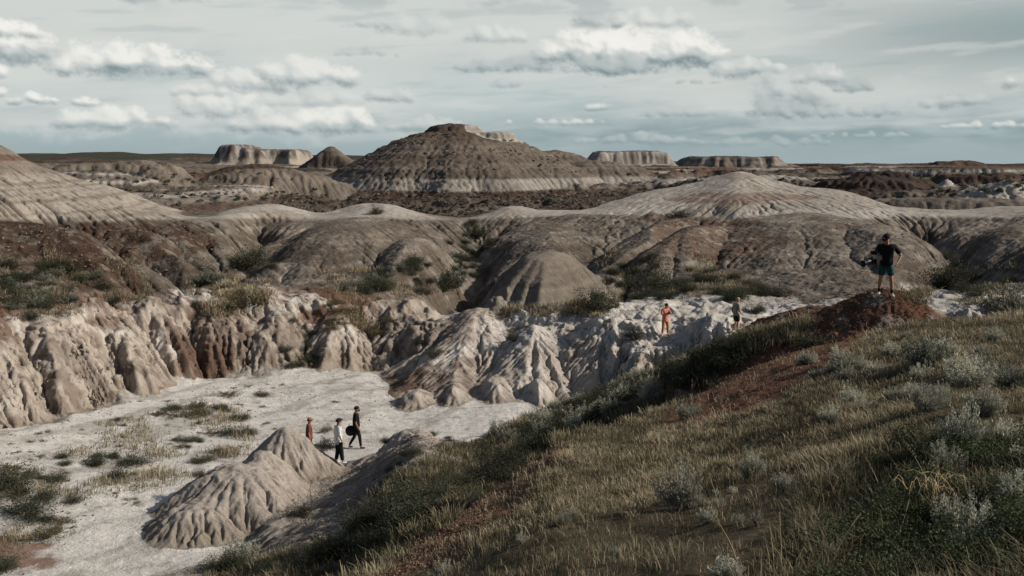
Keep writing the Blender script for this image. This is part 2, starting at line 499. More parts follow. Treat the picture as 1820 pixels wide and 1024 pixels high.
def earth_mat(name, s1, s2, bump_d, bump_s=0.6, var=0.35):
    """dry eroded clay: colour attribute, mottled, with pebbly bump at two scales"""
    m, nt, b = new_mat(name)
    at = nt.nodes.new('ShaderNodeAttribute')
    at.attribute_name = 'col'
    tc = nt.nodes.new('ShaderNodeTexCoord')
    v = tc.outputs['Object']
    na = noise_node(nt, s1, 6, 0.65, v)
    nb = noise_node(nt, s2, 5, 0.7, v)
    fa = ramp(nt, na.outputs[0], 0.3, 0.7, 1 - var, 1 + var * 0.8)
    fb = ramp(nt, nb.outputs[0], 0.3, 0.7, 1 - var * 0.8, 1 + var * 0.6)
    mu = nt.nodes.new('ShaderNodeMath'); mu.operation = 'MULTIPLY'
    nt.links.new(fa, mu.inputs[0]); nt.links.new(fb, mu.inputs[1])
    vm = nt.nodes.new('ShaderNodeVectorMath'); vm.operation = 'SCALE'
    nt.links.new(at.outputs['Color'], vm.inputs[0]); nt.links.new(mu.outputs[0], vm.inputs['Scale'])
    nt.links.new(vm.outputs[0], b.inputs['Base Color'])
    ad = nt.nodes.new('ShaderNodeMath'); ad.operation = 'ADD'
    nt.links.new(na.outputs[0], ad.inputs[0]); nt.links.new(nb.outputs[0], ad.inputs[1])
    bp = nt.nodes.new('ShaderNodeBump')
    bp.inputs['Strength'].default_value = bump_s
    bp.inputs['Distance'].default_value = bump_d
    nt.links.new(ad.outputs[0], bp.inputs['Height'])
    nt.links.new(bp.outputs[0], b.inputs['Normal'])
    b.inputs['Roughness'].default_value = 0.95
    b.inputs['Specular IOR Level'].default_value = 0.08
    return m
# ------------------------------------------------------------------ TERRAIN
SEG.clear(); SEG.update({6: 1.15, 8: 0.9, 9: 0.75, 10: 0.62})
C = {k: np.array(v, np.float32) for k, v in dict(
    floor=(.60, .57, .52), floor2=(.44, .41, .36), white=(.55, .51, .455), tan=(.31, .262, .212), pink=(.41, .355, .30),
    redbrown=(.085, .050, .035), brown=(.188, .160, .131), brown2=(.128, .105, .084), pale=(.40, .365, .32), pale2=(.33, .285, .235),
    dirt=(.33, .285, .24), reddirt=(.165, .086, .056), soil=(.075, .06, .038), soil2=(.12, .095, .06), dark=(.06, .043, .034),
    butte=(.128, .108, .087), butted=(.080, .066, .053), band=(.40, .365, .32), rock=(.27, .25, .22)).items()}
LAND_AZ = 0.62


def zone_grid(r0, r1, step):
    n = int(math.log(r1 / r0) / step) + 1
    lr = math.log(r0) + np.arange(n) * step
    az = np.arange(-LAND_AZ, LAND_AZ + step / 2, step)
    return az, lr


def normals(P):
    du = np.gradient(P, axis=1)
    dv = np.gradient(P, axis=0)
    n = np.cross(du, dv)
    n /= np.linalg.norm(n, axis=-1, keepdims=True) + 1e-12
    n *= np.sign(n[..., 2:3] + 1e-9)
    return n


class Zone:
    pass


def poly_uv(U, V, pts, soft=0):
    """1 inside a photo-space polygon (used to find which ground a photo region shows)"""
    inside = np.zeros(U.shape, bool)
    n = len(pts)
    for i in range(n):
        x1, y1 = pts[i]
        x2, y2 = pts[(i + 1) % n]
        if y1 == y2:
            continue
        c = ((V > y1) != (V > y2)) & (U < (x2 - x1) * (V - y1) / (y2 - y1) + x1)
        inside ^= c
    return inside


def finish(Zn, name, mat, label=None):
    nR, nA = Zn.P.shape[:2]
    o = mesh_from(name, Zn.P.reshape(-1, 3), grid_faces(nR, nA), mat, Zn.col.reshape(-1, 3))
    tag(o, kind='structure', label=label)
    # visibility from the camera, for placing plants on ground the photo shows
    r = np.hypot(Zn.P[..., 0], Zn.P[..., 1])
    t = Zn.P[..., 2] / r
    Zn.t = t
    cm = np.maximum.accumulate(t, axis=0)
    Zn.vis = t >= cm - 1e-4
    Zn.U, Zn.V = project(Zn.P[..., 0], Zn.P[..., 1], Zn.P[..., 2])
    return o


# ---------------- near + middle ground ----------------
STEP = 0.0013
az, lr = zone_grid(13.0, 127.0, STEP)
r = np.exp(lr)
z, seg = base_height(az, lr)
z = gsm(z, 3, 0)
AZ, RR = np.meshgrid(az, r)
X, Y = RR * np.sin(AZ), RR * np.cos(AZ)
# domain wobble of the segment coordinate for irregular colour edges
sw = seg + .10 * fbm2(X * .35, Y * .35, 4, 3)


def band(a, b, s=.08, c=None):
    c = sw if c is None else c
    return sstep(a - s, a + s, c) * (1 - sstep(b - s, b + s, c))


U0 = W0 / 2 + FPX * np.tan(AZ)
left = 1 - sstep(760, 900, U0)
grassy = np.maximum(band(-1, 2.9), band(2.8, 4.2) * sstep(800, 900, U0))
# large forms
rough = np.zeros(z.shape)
rough += band(6, 8.0) * 1.0
rough += band(8.0, 10) * .55
rough += band(10, 11.2) * .25
rough += band(3, 4.4) * .35
f1 = fbm2(X * .16, Y * .16, 4, 21)
f2 = fbm2(X * .55, Y * .55, 4, 22)
rg1 = 1 - np.abs(n2(X * .11 + .5 * f2, Y * .075, 31)) * 2
z += rough * (f1 * .9 + f2 * .35) + band(8.1, 10) * (rg1 - .3) * .35 * (1 - sstep(9.6, 10, seg))
# buttresses of the bluffs: ridges running towards the viewer
lat = AZ * 56
fl = 1 - np.abs(n2(lat * .33 + .35 * f2, Y * .05, 41)) * 2.2
fl2 = 1 - np.abs(n2(lat * .9 + .3 * f2, Y * .09, 42)) * 2.2
bl = band(6.05, 7.3, .1)
cen = sstep(700, 790, U0) * (1 - sstep(960, 1040, U0))
z += bl * (fl * (.24 + .3 * f1) * (1 - .6 * cen) + fl2 * .12 + f1 * 1.2 - .05)
vst = n2(z * .9 + .3 * f2, X * .03, 43)
z += bl * .12 * vst
z += band(-1, 4.6, .2) * f2 * .18 + band(-1, 3, .2) * f1 * .25 * sstep(16, 26, RR)
z += band(5, 6, .15) * (f1 * .25 + f2 * .05)
z, kind = add_mounds(z, X, Y, MID_MOUNDS)
# ravines cut back between the brown hills
for (pts, dep, wdt) in (([(852, 97), (858, 88), (835, 79), (805, 71), (790, 66)], 3.6, 2.6), ([(462, 97), (440, 88), (425, 80), (385, 73), (350, 67)], 3.0, 2.6),
                        ([(1230, 90), (1160, 84), (1115, 77), (1080, 69), (1050, 64)], 2.4, 2.2), ([(1655, 98), (1690, 88), (1697, 78), (1690, 68)], 3.2, 2.8),
                        ([(130, 82), (215, 76), (262, 69)], 1.8, 1.6), ([(275, 88), (330, 79), (345, 72)], 1.8, 1.5)):
    dmin = np.full(z.shape, 1e9)
    q = [(d * math.sin(math.atan((u - W0 / 2) / FPX)), d * math.cos(math.atan((u - W0 / 2) / FPX))) for u, d in pts]
    wx_ = X + 1.6 * n2(X * .22, Y * .22, 45)
    for (x0, y0), (x1, y1) in zip(q, q[1:]):
        L2 = (x1 - x0) ** 2 + (y1 - y0) ** 2
        t_ = np.clip(((wx_ - x0) * (x1 - x0) + (Y - y0) * (y1 - y0)) / L2, 0, 1)
        dmin = np.minimum(dmin, np.hypot(wx_ - x0 - t_ * (x1 - x0), Y - y0 - t_ * (y1 - y0)))
    z -= .72 * dep * np.exp(-(dmin / wdt)) * band(7.4, 10.1, .25)
em = np.zeros(z.shape)
em += .06 * band(4.8, 6)
em += (.6 + .35 * (1 - left)) * band(5.97, 7.1) + .45 * band(7.1, 8) + .42 * band(8, 9.9) + .62 * band(9.9, 11.2)
em += .4 * band(3, 4.8) * left
em = np.where(np.isin(kind, [1]), .5, em)
em = np.where(kind == 2, .36, em)
em = np.where(kind == 4, .85, em)
em = np.where(kind == 11, .22, em)
em = np.where(kind == 3, .12, em)
em *= sstep(13.5, 15, RR) * (1 - sstep(120, 126, RR))
em *= 1 + .5 * n2(X * .5, Y * .5, 77)
z += em * np.where(kind == 4, .45, 1) * (.10 * n2(X * 1.7, Y * 1.7, 51) + .05 * n2(X * 4.1, Y * 4.1, 52))
zb = z.copy()
z, A = erode(z, r, STEP, em, 36, 0.030, m=.42, diff=.05)
print('mid erosion', round(time.time() - T0, 1), float((zb - z).max()))
P = np.stack([X, Y, z], -1)
N = normals(P)
slope = np.sqrt(np.clip(1 - N[..., 2] ** 2, 0, 1))
# fine relief along the normal: flutes on steep clay, crumbs elsewhere
inb = ((seg > 5.9) & (seg < 8.1)) | (kind == 4)
Lx = np.where(inb, AZ * 56, X)
Ly = np.where(inb, Y * .32, Y)
Lx = Lx + inb * (.9 * f2 + .8 * f1)
ax_, ay_ = mound_xy(868, 546, 63)[:2]
k4 = kind == 4
Lx = np.where(k4, np.arctan2(X - ax_, ay_ - Y) * 8 + .5 * f2, Lx)
Ly = np.where(k4, np.hypot(X - ax_, Y - ay_) * .22, Ly)
v1 = .6 * n3(Lx * .62, Ly * .8, z * .25, 65) + .6 * n3(Lx * (1.5 + 0 * f1), Ly * 1.5, z * .40, 61)
v2 = n3(Lx * 3.6, Ly * np.where(inb, 1.3, 3.6), z * np.where(k4, .12, np.where(inb, .45, 1.0)), 62)
v3 = n3(X * 9, Y * 9, z * 4, 63)
blf = np.maximum(band(6.02, 8.0, .05), (kind == 4) * 1.)
hil = band(8.0, 10.0, .05)
tanm = (kind == 1).astype(float)
amp = blf * sstep(.25, .6, slope)
disp = amp * (.11 * (2 * np.abs(v1) - .4) + .13 * (1 - .45 * k4) * (2 * np.abs(v2) - .4) + .035 * v3 + (1 - .85 * k4) * (.055 * n3(X * 1.2, Y * 1.2, z * 9, 64) + .04 * np.sign(n2(z * 3.1 + .2 * f2, X * .05, 66))))
disp += hil * np.where(kind == 11, .4, 1) * (.03 * v1 + .055 * v2 + .055 * v3 + .03 * n3(X * 2.2, Y * 2.2, z * 8, 67))
disp += band(7.1, 8) * (1 - sstep(.25, .6, slope)) * (.10 * v2 + .06 * (.4 - np.abs(v1)))
disp += tanm * (.05 * v2 + .02 * v3)
disp += (kind == 3) * (.03 * v2 + .03 * v3)
disp += (1 - blf - hil).clip(0, 1) * (.012 * v3 + .012 * v2)
P = P + N * disp[..., None]
# ---- colours
U, V = project(P[..., 0], P[..., 1], P[..., 2])
mot = fbm2(X * 1.3, Y * 1.3, 4, 81)
mot2 = fbm2(X * .22, Y * .22, 3, 82)
mot3 = n2(X * 6, Y * 6, 83)
zz = P[..., 2] + .12 * mot
col = np.empty(z.shape + (3,), np.float32)
col[:] = C['soil']
col = mixc(col, C['soil2'], sstep(-.1, .35, mot + mot2))
# slope of dark scrub and grey dirt left of it
dirt = mixc(np.broadcast_to(C['dirt'], col.shape), C['brown2'], sstep(-.1, .3, mot + .5 * mot2) * .6)
col = mixc(col, dirt, band(2.7, 4.4, .2) * (1 - sstep(780, 860, U0 + 60 * mot)))
flr = mixc(np.broadcast_to(C['floor'], col.shape), C['floor2'], sstep(0, .45, mot2 + .5 * mot) * .8)
ac, al_ = X * .9 - Y * .45, X * .45 + Y * .9
stk = n2(ac * .9 + .8 * f2, al_ * .10, 85) + .5 * n2(ac * 2.6 + .5 * f2, al_ * .22, 86)
flr = mixc(flr, C['floor2'] * .8, sstep(.15, .5, stk) * .65)
flr = mixc(flr, C['white'] * np.array([1.12, 1.15, 1.2], np.float32), sstep(.15, .5, -stk) * .6)
flr = mixc(flr, C['pale2'] * .75, sstep(.25, .45, mot) * .5)
wfl = band(4.15, 6.02, .06) * (1 - sstep(1000, 1100, U0)) * ~np.isin(kind, [4, 12])
col = mixc(col, flr, wfl)
# bluffs: stratified
wht = mixc(np.broadcast_to(C['white'], col.shape), C['pink'], sstep(-.25, .25, mot2 + .3 * mot + .35 * left))
base_t = mixc(np.broadcast_to(C['tan'], col.shape), C['redbrown'], sstep(.05, .4, mot + mot2) * .7)
zl = np.maximum(sstep(-11.6, -10.3, zz + .5 * mot2 + .35 * mot), (kind == 4) * sstep(-12.3, -11.2, zz + .4 * mot))
blc = mixc(base_t, wht, zl)
# vertical stains
st = n3(X * 2.2, Y * 2.2, z * .35, 71)
blc = mixc(blc, C['redbrown'] * 1.6, sstep(.12, .42, st) * .42 * (.45 + .55 * left))
# red talus aprons and crusts on the left cliffs
tal = sstep(.02, .28, n2(AZ * 56 * .16, Y * .10, 72) + .35 * mot) * left
blc = mixc(blc, C['redbrown'] * 1.25, tal * .9 * (1 - sstep(6.3, 6.75, sw)))
blc = mixc(blc, C['brown2'], left * sstep(-.1, .3, mot2 + .5 * mot + .2 * st) * .55)
blc = mixc(blc, C['redbrown'] * 1.4, left * sstep(7.25, 7.6, sw + .15 * mot) * .8 * (1 - band(7.4, 7.9) * sstep(250, 330, U0) * (1 - sstep(470, 560, U0))))
blc = mixc(blc, C['redbrown'] * 1.5, sstep(.25, .5, mot + mot2) * .8 * (1 - slope) * left)
tong = sstep(.0, .35, n2(AZ * 56 * .22, Y * .06, 73) + .5 * mot) * left
blc = mixc(blc, C['redbrown'] * 1.5, tong * sstep(6.45, 6.95, sw) * .85)
wb = np.maximum(sstep(5.98, 6.06, sw), np.isin(kind, [4, 12]))
col = mixc(col, blc, wb)
# brown hills
hc = mixc(np.broadcast_to(C['brown'], col.shape), C['brown2'], sstep(-.2, .3, mot2 + .4 * mot))
hc = mixc(hc, C['redbrown'] * 1.3, sstep(.2, .5, mot2 * .6 + mot) * .35)
hc = mixc(hc, C['pale2'], sstep(.1, .4, -mot - .5 * mot2) * .55)
hc = mixc(hc, C['redbrown'] * 1.2, poly_uv(U, V, [(0, 395), (330, 400), (400, 440), (240, 470), (260, 520), (0, 560)]) * sstep(-.4, .05, mot + mot2) * .85)
hc = mixc(hc, C['redbrown'] * 1.5, poly_uv(U, V, [(1140, 380), (1330, 378), (1400, 430), (1300, 470), (1180, 450)]) * sstep(-.2, .15, mot) * .7)
hc = mixc(hc, C['brown2'], poly_uv(U, V, [(560, 395), (780, 392), (800, 420), (560, 430)]) * .5)
hb = sstep(7.9, 8.1, sw)
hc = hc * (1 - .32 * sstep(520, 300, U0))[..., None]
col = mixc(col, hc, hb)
# pale caps: a nearly level bed at the rim
pz = P[..., 2] + .10 * n2(X * .5, Y * .5, 91) + .05 * mot
zrim = np.interp(az, AZF, _tab[10][1])[None]
cap = sstep(9.97, 10.03, seg + .01 * mot) * sstep(-.35, -.08, P[..., 2] - zrim + .12 * mot)
pc = mixc(np.broadcast_to(C['pale'], col.shape), C['pale2'], sstep(.0, .4, mot2 + .2 * mot))
lay = n2(pz * 1.9, X * .02, 92)
pc = mixc(pc, C['pale2'] * .85, sstep(.12, .3, lay) * .45)
pc = mixc(pc, C['pale2'] * .95, sstep(480, 250, U) * .6)
pc = mixc(pc, C['brown2'], sstep(480, 250, U) * sstep(.1, .22, n2(pz * 3.2, X * .03, 95)) * .5)
pc = mixc(pc, C['redbrown'] * 2, poly_uv(U, V, [(1180, 356), (1260, 338), (1460, 348), (1440, 362), (1200, 368)]) * sstep(.05, .25, n2(pz * 3, X * .04, 93) + .1) * .55)
upl = sstep(320, 300, V + 10 * mot) * sstep(240, 190, U)
pc = mixc(pc, C['brown'] * 1.1, upl * .9)
pc = mixc(pc, C['redbrown'] * 1.6, upl * sstep(.05, .25, n2(pz * 1.6, X * .03, 94)) * .8)
col = mixc(col, pc, cap)
# bare dome and cones
k1 = kind == 1
tc = mixc(np.broadcast_to(C['pink'] * np.array([.92, .93, .95], np.float32), col.shape), C['tan'] * .8, sstep(-11.0, -11.9, P[..., 2] + .35 * mot))
tc = mixc(tc, C['tan'], sstep(.1, .4, mot) * .5)
tc2 = mixc(np.broadcast_to(C['tan'], col.shape), C['brown'], sstep(-.3, .3, mot) * .4)
tc = np.where((X < -2.5)[..., None] & (Y < 44)[..., None], tc, tc2)
col = np.where(k1[..., None], tc, col)
dome = kind == 11
col = mixc(col, C['brown'] * 1.0, dome * .75)
wm = poly_uv(U, V, [(1040, 545), (1150, 525), (1300, 522), (1420, 530), (1440, 560), (1330, 610), (1180, 620), (1040, 600)])
col = mixc(col, C['white'], wm * (RR > 45) * sstep(.45, .1, mot) * .85)
wm = poly_uv(U, V, [(300, 515), (360, 512), (430, 530), (560, 520), (600, 545), (480, 560), (330, 540)])
col = mixc(col, C['white'] * .9, wm * sstep(.3, -.05, mot) * .8)
k3 = (kind == 3) & (RR < 36)
rc_ = mixc(np.broadcast_to(C['reddirt'] * .72, col.shape), C['dirt'] * .7, sstep(-.05, .4, mot))
col = np.where(k3[..., None], rc_, col)
redp = np.maximum.reduce([
    poly_uv(U, V, [(640, 1060), (800, 930), (985, 790), (1010, 800), (930, 900), (820, 985), (740, 1060)]) * 1.,
    poly_uv(U, V, [(1180, 735), (1300, 672), (1390, 600), (1500, 596), (1480, 640), (1400, 690), (1300, 740), (1200, 760)]) * 1.,
    poly_uv(U, V, [(1330, 640), (1380, 598), (1520, 585), (1530, 610), (1440, 680), (1350, 730), (1260, 745)]) * 1.])
redp = gsm(gsm(redp, 5, 0), 5, 1)
redm = sstep(.2, .55, redp + .4 * mot) * (RR < 36)
col = mixc(col, C['reddirt'] * 1.05, redm)
wb2 = poly_uv(U, V, [(1600, 505), (1660, 515), (1760, 540), (1740, 560), (1640, 545)]) * (RR > 32)
col = mixc(col, C['white'] * .8, wb2 * .8)
# wash traces: fine gullies are coloured darker where more flow gathers
flow = sstep(math.log(1.5), math.log(60), np.log(A + 1e-3))
col = mixc(col, col * .72, flow * (seg > 5.9) * (seg < 10) * .6)
# red patch at the far left of the wash
col = mixc(col, C['reddirt'] * 1.2, poly_uv(U, V, [(-300, 955), (60, 950), (90, 985), (30, 1030), (-300, 1040)]) * 0)
col = mixc(col, C['reddirt'] * 1.1, sstep(.15, -.3, np.hypot((U - 5) / 95, (V - 985) / 42) - 1 + .9 * mot) * (RR < 34) * (U < 200) * .85)
hl = sstep(7.9, 8.1, seg) * (1 - cap)
str_ = n2(P[..., 2] * 2.6 + .5 * mot + .4 * mot2, X * .02 + Y * .02, 96)
col *= (1 + hl * .22 * np.clip(str_ * 2, -1, 1))[..., None]
col *= (1 + .10 * mot3 + .06 * n2(X * 13, Y * 13, 84))[..., None]
MID = Zone()
MID.P, MID.col, MID.seg, MID.N, MID.kind, MID.redm = P, col.clip(.01, .8), seg, N, kind, redm
MID.az, MID.lr = az, lr
m_mid = earth_mat('eroded_clay', 2.2, 12.0, 0.08, 0.8, .18)
finish(MID, 'badlands_valley', m_mid)

# ---------------- the camera's own slope (foreground) ----------------
st2 = 0.0035
az, lr = zone_grid(1.6, 13.0 * math.exp(.002), st2)
# same azimuth range, last rows overlap under the valley sheet
r = np.exp(lr)
z, seg = base_height(az, lr)
z = gsm(z, 2, 0)
AZ, RR = np.meshgrid(az, r)
X, Y = RR * np.sin(AZ), RR * np.cos(AZ)
f2 = fbm2(X * .55, Y * .55, 4, 22)
z += f2 * .18 * sstep(3, 6, RR)
z -= .0 + .05 * sstep(12.6, 13.0, RR) * 0
P = np.stack([X, Y, z], -1)
v3 = n2(X * 5, Y * 5, 63)
P[..., 2] += .02 * v3
mot = fbm2(X * 1.3, Y * 1.3, 4, 81)
mot2 = fbm2(X * .22, Y * .22, 3, 82)
col = np.empty(z.shape + (3,), np.float32)
col[:] = C['soil']
col = mixc(col, C['soil2'], sstep(-.1, .35, mot + mot2))
U, V = project(P[..., 0], np.maximum(P[..., 1], .5), P[..., 2])
NEAR = Zone()
NEAR.P, NEAR.col, NEAR.seg = P, col, seg
NEAR.az, NEAR.lr = az, lr
NEAR.N = normals(P)
finish(NEAR, 'grassy_hillside', earth_mat('grass_soil', 6, 30, 0.03, .6, .3))

# ---------------- far badlands ----------------
STF = 0.0015
az, lr = zone_grid(122.0, 760.0, STF)
r = np.exp(lr)
z, seg = base_height(az, lr)
z = gsm(z, 8, 0)
AZ, RR = np.meshgrid(az, r)
X, Y = RR * np.sin(AZ), RR * np.cos(AZ)
f0 = fbm2(X * .011, Y * .016, 5, 101)
f1 = fbm2(X * .035, Y * .05, 5, 102)
f2 = fbm2(X * .15, Y * .15, 4, 103)
ampf = sstep(128, 165, RR)
z += ampf * (f0 * 7.0 * sstep(150, 300, RR) + (1 - 2 * np.abs(f1)) * 3.2 * sstep(140, 220, RR) - 2.0 * sstep(140, 220, RR) + f2 * .9)
# benches: hard beds stand out as steps
th = 2.4
zw = z + .5 * fbm2(X * .01, Y * .01, 3, 104)
q = zw / th
qi = np.floor(q)
qf = q - qi
zt = (qi + sstep(.25, .75, qf)) * th - (zw - z)
z = z + (zt - z) * .75 * sstep(150, 200, RR)
z, kind = add_mounds(z, X, Y, FAR_MOUNDS, warp=.16, k=1.2)
q = (z + .3 * f2) / 1.7
qf = q - np.floor(q)
z = z + ((np.floor(q) + sstep(.2, .8, qf)) * 1.7 - .3 * f2 - z) * np.where(kind == 5, .38, .55) * (kind > 0) * (kind != 9) * ~((kind == 5) & (z < -3.6))
isb = (kind == 5)
ms = (kind == 6) | (kind == 7)
# caprock on the butte: a small shelf on the right of the top
cx, cy, cz = mound_xy(878, 234, 251)
ca = np.hypot((X - cx) / 5.4, (Y - cy) / 5.0)
z = np.where(ca < 1, np.maximum(z, cz - .4 * ca + .25 * f2), z)
led = ca < 1.35
z += ms * (f2 * 1.6 + 1.0 * n2(X * .3, Y * .12, 105))
for (u_, v_, d_, rx_, ry_, h_, pr_, rt_, kd_) in FAR_MOUNDS:
    if pr_ == 'mesa' and d_ < 700:
        cx, cy, cz = mound_xy(u_, v_, d_)
        mm = np.hypot((X - cx) / rx_, (Y - cy) / ry_) < 1.2
        z = np.where(mm, np.minimum(z, cz - .05 * h_ + .5 * n2(X * .06, Y * .06, 109) + .25 * f2), z)
em = (.7 * ampf) * (1 - sstep(700, 750, RR)) * np.where(isb, .32, 1.0)
em *= np.where(ms, .7, 1)
z += .25 * n2(X * .8, Y * .8, 106) * ampf
z, A = erode(z, r, STF, em, 26, 0.030, m=.42, diff=.06, seed=4)
print('far erosion', round(time.time() - T0, 1))
P = np.stack([X, Y, z], -1)
N = normals(P)
v1 = n3(X * .55, Y * .55, z * .2, 161)
v2 = n3(X * 1.6, Y * 1.6, z * 1.2, 162)
rocky = sstep(-.1, .3, n2(X * .05, Y * .05, 163))
disp = ampf * (.38 * (.3 - np.abs(v1)) + (.16 + .28 * rocky * (RR < 230)) * v2)
band_w = isb * sstep(-8.3, -7.7, z) * (1 - sstep(-4.2, -3.9, z))
P = P + N * disp[..., None]
U, V = project(P[..., 0], P[..., 1], P[..., 2])
slope = np.sqrt(np.clip(1 - N[..., 2] ** 2, 0, 1))
mot = fbm2(X * .3, Y * .3, 5, 181)
mot2 = fbm2(X * .03, Y * .03, 3, 182)
zz = P[..., 2] + .35 * mot + .8 * mot2
col = np.empty(z.shape + (3,), np.float32)
col[:] = C['brown2']
s1 = n2(zz * .42, X * .002 + 5, 183)
s2 = n2(zz * 1.1, X * .004, 184)
col = mixc(col, C['redbrown'] * 1.1, sstep(-.05, .3, s1) * .8)
col = mixc(col, C['pale2'] * .8, sstep(.18, .34, s2) * .6)
col = mixc(col, C['pale'], sstep(.24, .34, -s1) * sstep(.0, .2, -s2) * .75)
col = mixc(col, C['dark'] * 1.3, sstep(.1, .45, mot + mot2) * .7 * (1 - .5 * slope))
col = mixc(col, C['dark'], (RR < 225) * sstep(-.25, .2, mot + .3) * .55 * sstep(.1, -.3, s2 * 0 + (U < 500) * 1. - .5))
# the big butte
bc = mixc(np.broadcast_to(C['butte'], col.shape), C['butted'], sstep(-.2, .25, mot + .4 * mot2) * .8)
bc = mixc(bc, C['brown'] * 1.15, sstep(-.1, .3, n2(zz * .5, X * .003, 186)) * .45)
bc = mixc(bc, C['pale2'], sstep(-10, 16, X) * .12)  # right side painted paler: its sunlit look is put into the colour
zb_ = P[..., 2] + .12 * mot
bd = sstep(-6.75, -6.6, zb_ + .4 * n2(X * .05, Y * .05, 187)) * (1 - sstep(-4.2, -4.05, zb_))
bc = mixc(bc, C['redbrown'] * 1.2, sstep(.12, .3, n2(zz * 1.3, X * .006 + 3, 192)) * .35)
bc = mixc(bc, C['band'] * .74, bd * (.55 + .45 * sstep(-.3, .1, mot + n2(X * .12, Y * .02, 193))))
bc = mixc(bc, C['pale2'] * .8, bd * sstep(.1, .3, n2(zz * 1.6, X * .01, 188)) * .5)
low = 1 - sstep(-6.9, -6.6, zb_)
bc = mixc(bc, mixc(np.broadcast_to(C['redbrown'] * .75, col.shape), C['brown2'] * .85, sstep(.0, .3, mot)), low)
bc = mixc(bc, C['dark'] * 1.5, sstep(6.3, 7.0, zb_) * sstep(-.5, -.1, mot) * .9)
col = np.where(isb[..., None], bc, col)
col = np.where(led[..., None], mixc(np.broadcast_to(C['pale'] * .95, col.shape), C['brown2'], sstep(.0, .2, slope - .5 + .3 * mot) * .4), col)
rk = mixc(np.broadcast_to(C['rock'] * 1.2, col.shape), C['dark'] * 1.8, sstep(-.2, .08, mot + .3 * n2(X * .5, Y * .2, 194)) * .9)
rk = mixc(rk, C['pale2'], 1 - sstep(0, 1.8, P[..., 2]))
col = np.where((kind == 6)[..., None], rk, col)
mp = mixc(np.broadcast_to(C['pale'] * .9, col.shape), C['brown2'], sstep(.0, .3, n2(X * .35, Y * .1, 190)) * .7)
mp = mixc(mp, C['dark'] * 1.4, sstep(.62, .35, slope + .2 * mot) * sstep(-.2, 1.2, P[..., 2]) * .9)
mp = mixc(mp, C['redbrown'], sstep(.1, .3, s1) * .6)
mp = mixc(mp, C['brown2'], sstep(.02, .2, n2(zz * 1.5, X * .004, 195)) * .6)
col = np.where((kind == 7)[..., None], mp, col)
col = np.where((kind == 9)[..., None], mixc(np.broadcast_to(C['pale'], col.shape), C['pale2'], sstep(.0, .3, s2 + .3 * mot)), col)
col = np.where((kind == 2)[..., None], mixc(np.broadcast_to(C['brown'], col.shape), C['brown2'], sstep(-.2, .3, mot)), col)
col = np.where((kind == 10)[..., None], C['dark'] * 1.1, col)
bn = mixc(np.broadcast_to(C['butte'], col.shape), C['pale'], sstep(.05, .2, n2(zz * .55, X * .003, 191)) * .8)
bn = mixc(bn, C['dark'] * 1.3, sstep(.05, .25, n2(zz * .9 + 7, X * .003, 196)) * .7)
col = np.where((kind == 8)[..., None], bn, col)
# greyer and darker with scrub in the far distance
col = mixc(col, C['dark'] * np.array([1.0, 1.2, 1.1], np.float32), sstep(420, 700, RR) * .6)
flow = sstep(math.log(20), math.log(900), np.log(A + 1e-3))
col = mixc(col, col * .7, flow * .6)
FAR = Zone()
FAR.P, FAR.col, FAR.seg, FAR.N, FAR.kind = P, col.clip(.01, .8), seg, N, kind
FAR.az, FAR.lr = az, lr
finish(FAR, 'distant_badlands', earth_mat('strata', .45, 2.4, 0.25, 0.7, .22))

# ---------------- plain to the horizon ----------------
az = np.arange(-1.3, 1.3, .004)
lr = np.arange(math.log(735), math.log(14000), .006)
r = np.exp(lr)
z, seg = base_height(np.clip(az, -LAND_AZ, LAND_AZ), lr)
AZ, RR = np.meshgrid(az, r)
z = z * np.maximum(RR / 8000, 1)
X, Y = RR * np.sin(AZ), RR * np.cos(AZ)
z += sstep(740, 1000, RR) * (fbm2(X * .004, Y * .002, 4, 201) * (9 - 7 * sstep(0, 300, X)) + fbm2(X * .02, Y * .01, 3, 202) * (2 - sstep(0, 300, X))) * (1 - sstep(2500, 5000, RR))
zd = np.zeros(z.shape)
z, kind = add_mounds(z, X, Y, [m for m in FAR_MOUNDS if m[2] > 1000], warp=.2, k=2)
P = np.stack([X, Y, z], -1)
col = np.empty(z.shape + (3,), np.float32)
col[:] = C['dark'] * np.array([.8, 1.05, .9], np.float32)
col = mixc(col, C['brown2'], sstep(.1, .4, fbm2(X * .006, Y * .004, 4, 203)) * .5 * (1 - sstep(1000, 1800, RR)))
PL = Zone()
PL.P, PL.col, PL.seg = P, col, seg
finish(PL, 'plain', earth_mat('prairie', .02, .1, 1.0, .3, .3))
print('terrain', round(time.time() - T0, 1))
# ------------------------------------------------------------------ LIGHT
SUN_AZ = math.radians(96)      # clockwise from the viewing direction: from the right
SUN_EL = math.radians(31)
sd = bpy.data.lights.new('sun', 'SUN')
sd.energy = 4.4
sd.angle = math.radians(0.6)
sd.color = (1.0, .93, .84)
so = bpy.data.objects.new('sun', sd)
COL.objects.link(so)
so.rotation_euler = (math.pi / 2 - SUN_EL, 0, math.pi - SUN_AZ)
w = bpy.data.worlds.new('World')
S.world = w
w.use_nodes = True
nt = w.node_tree
bg = nt.nodes['Background']
sk = nt.nodes.new('ShaderNodeTexSky')
sk.sky_type = 'NISHITA'
sk.sun_disc = False
sk.sun_elevation = SUN_EL
sk.sun_rotation = SUN_AZ
sk.air_density = 1.0
sk.dust_density = 2.5
nt.links.new(sk.outputs[0], bg.inputs[0])
bg.inputs[1].default_value = 0.062
S.view_settings.view_transform = 'Standard'
S.view_settings.look = 'None'
S.view_settings.exposure = 0
S.render.engine = 'CYCLES'
S.cycles.use_denoising = True
S.cycles.max_bounces = 5
S.cycles.diffuse_bounces = 3
S.cycles.transparent_max_bounces = 8

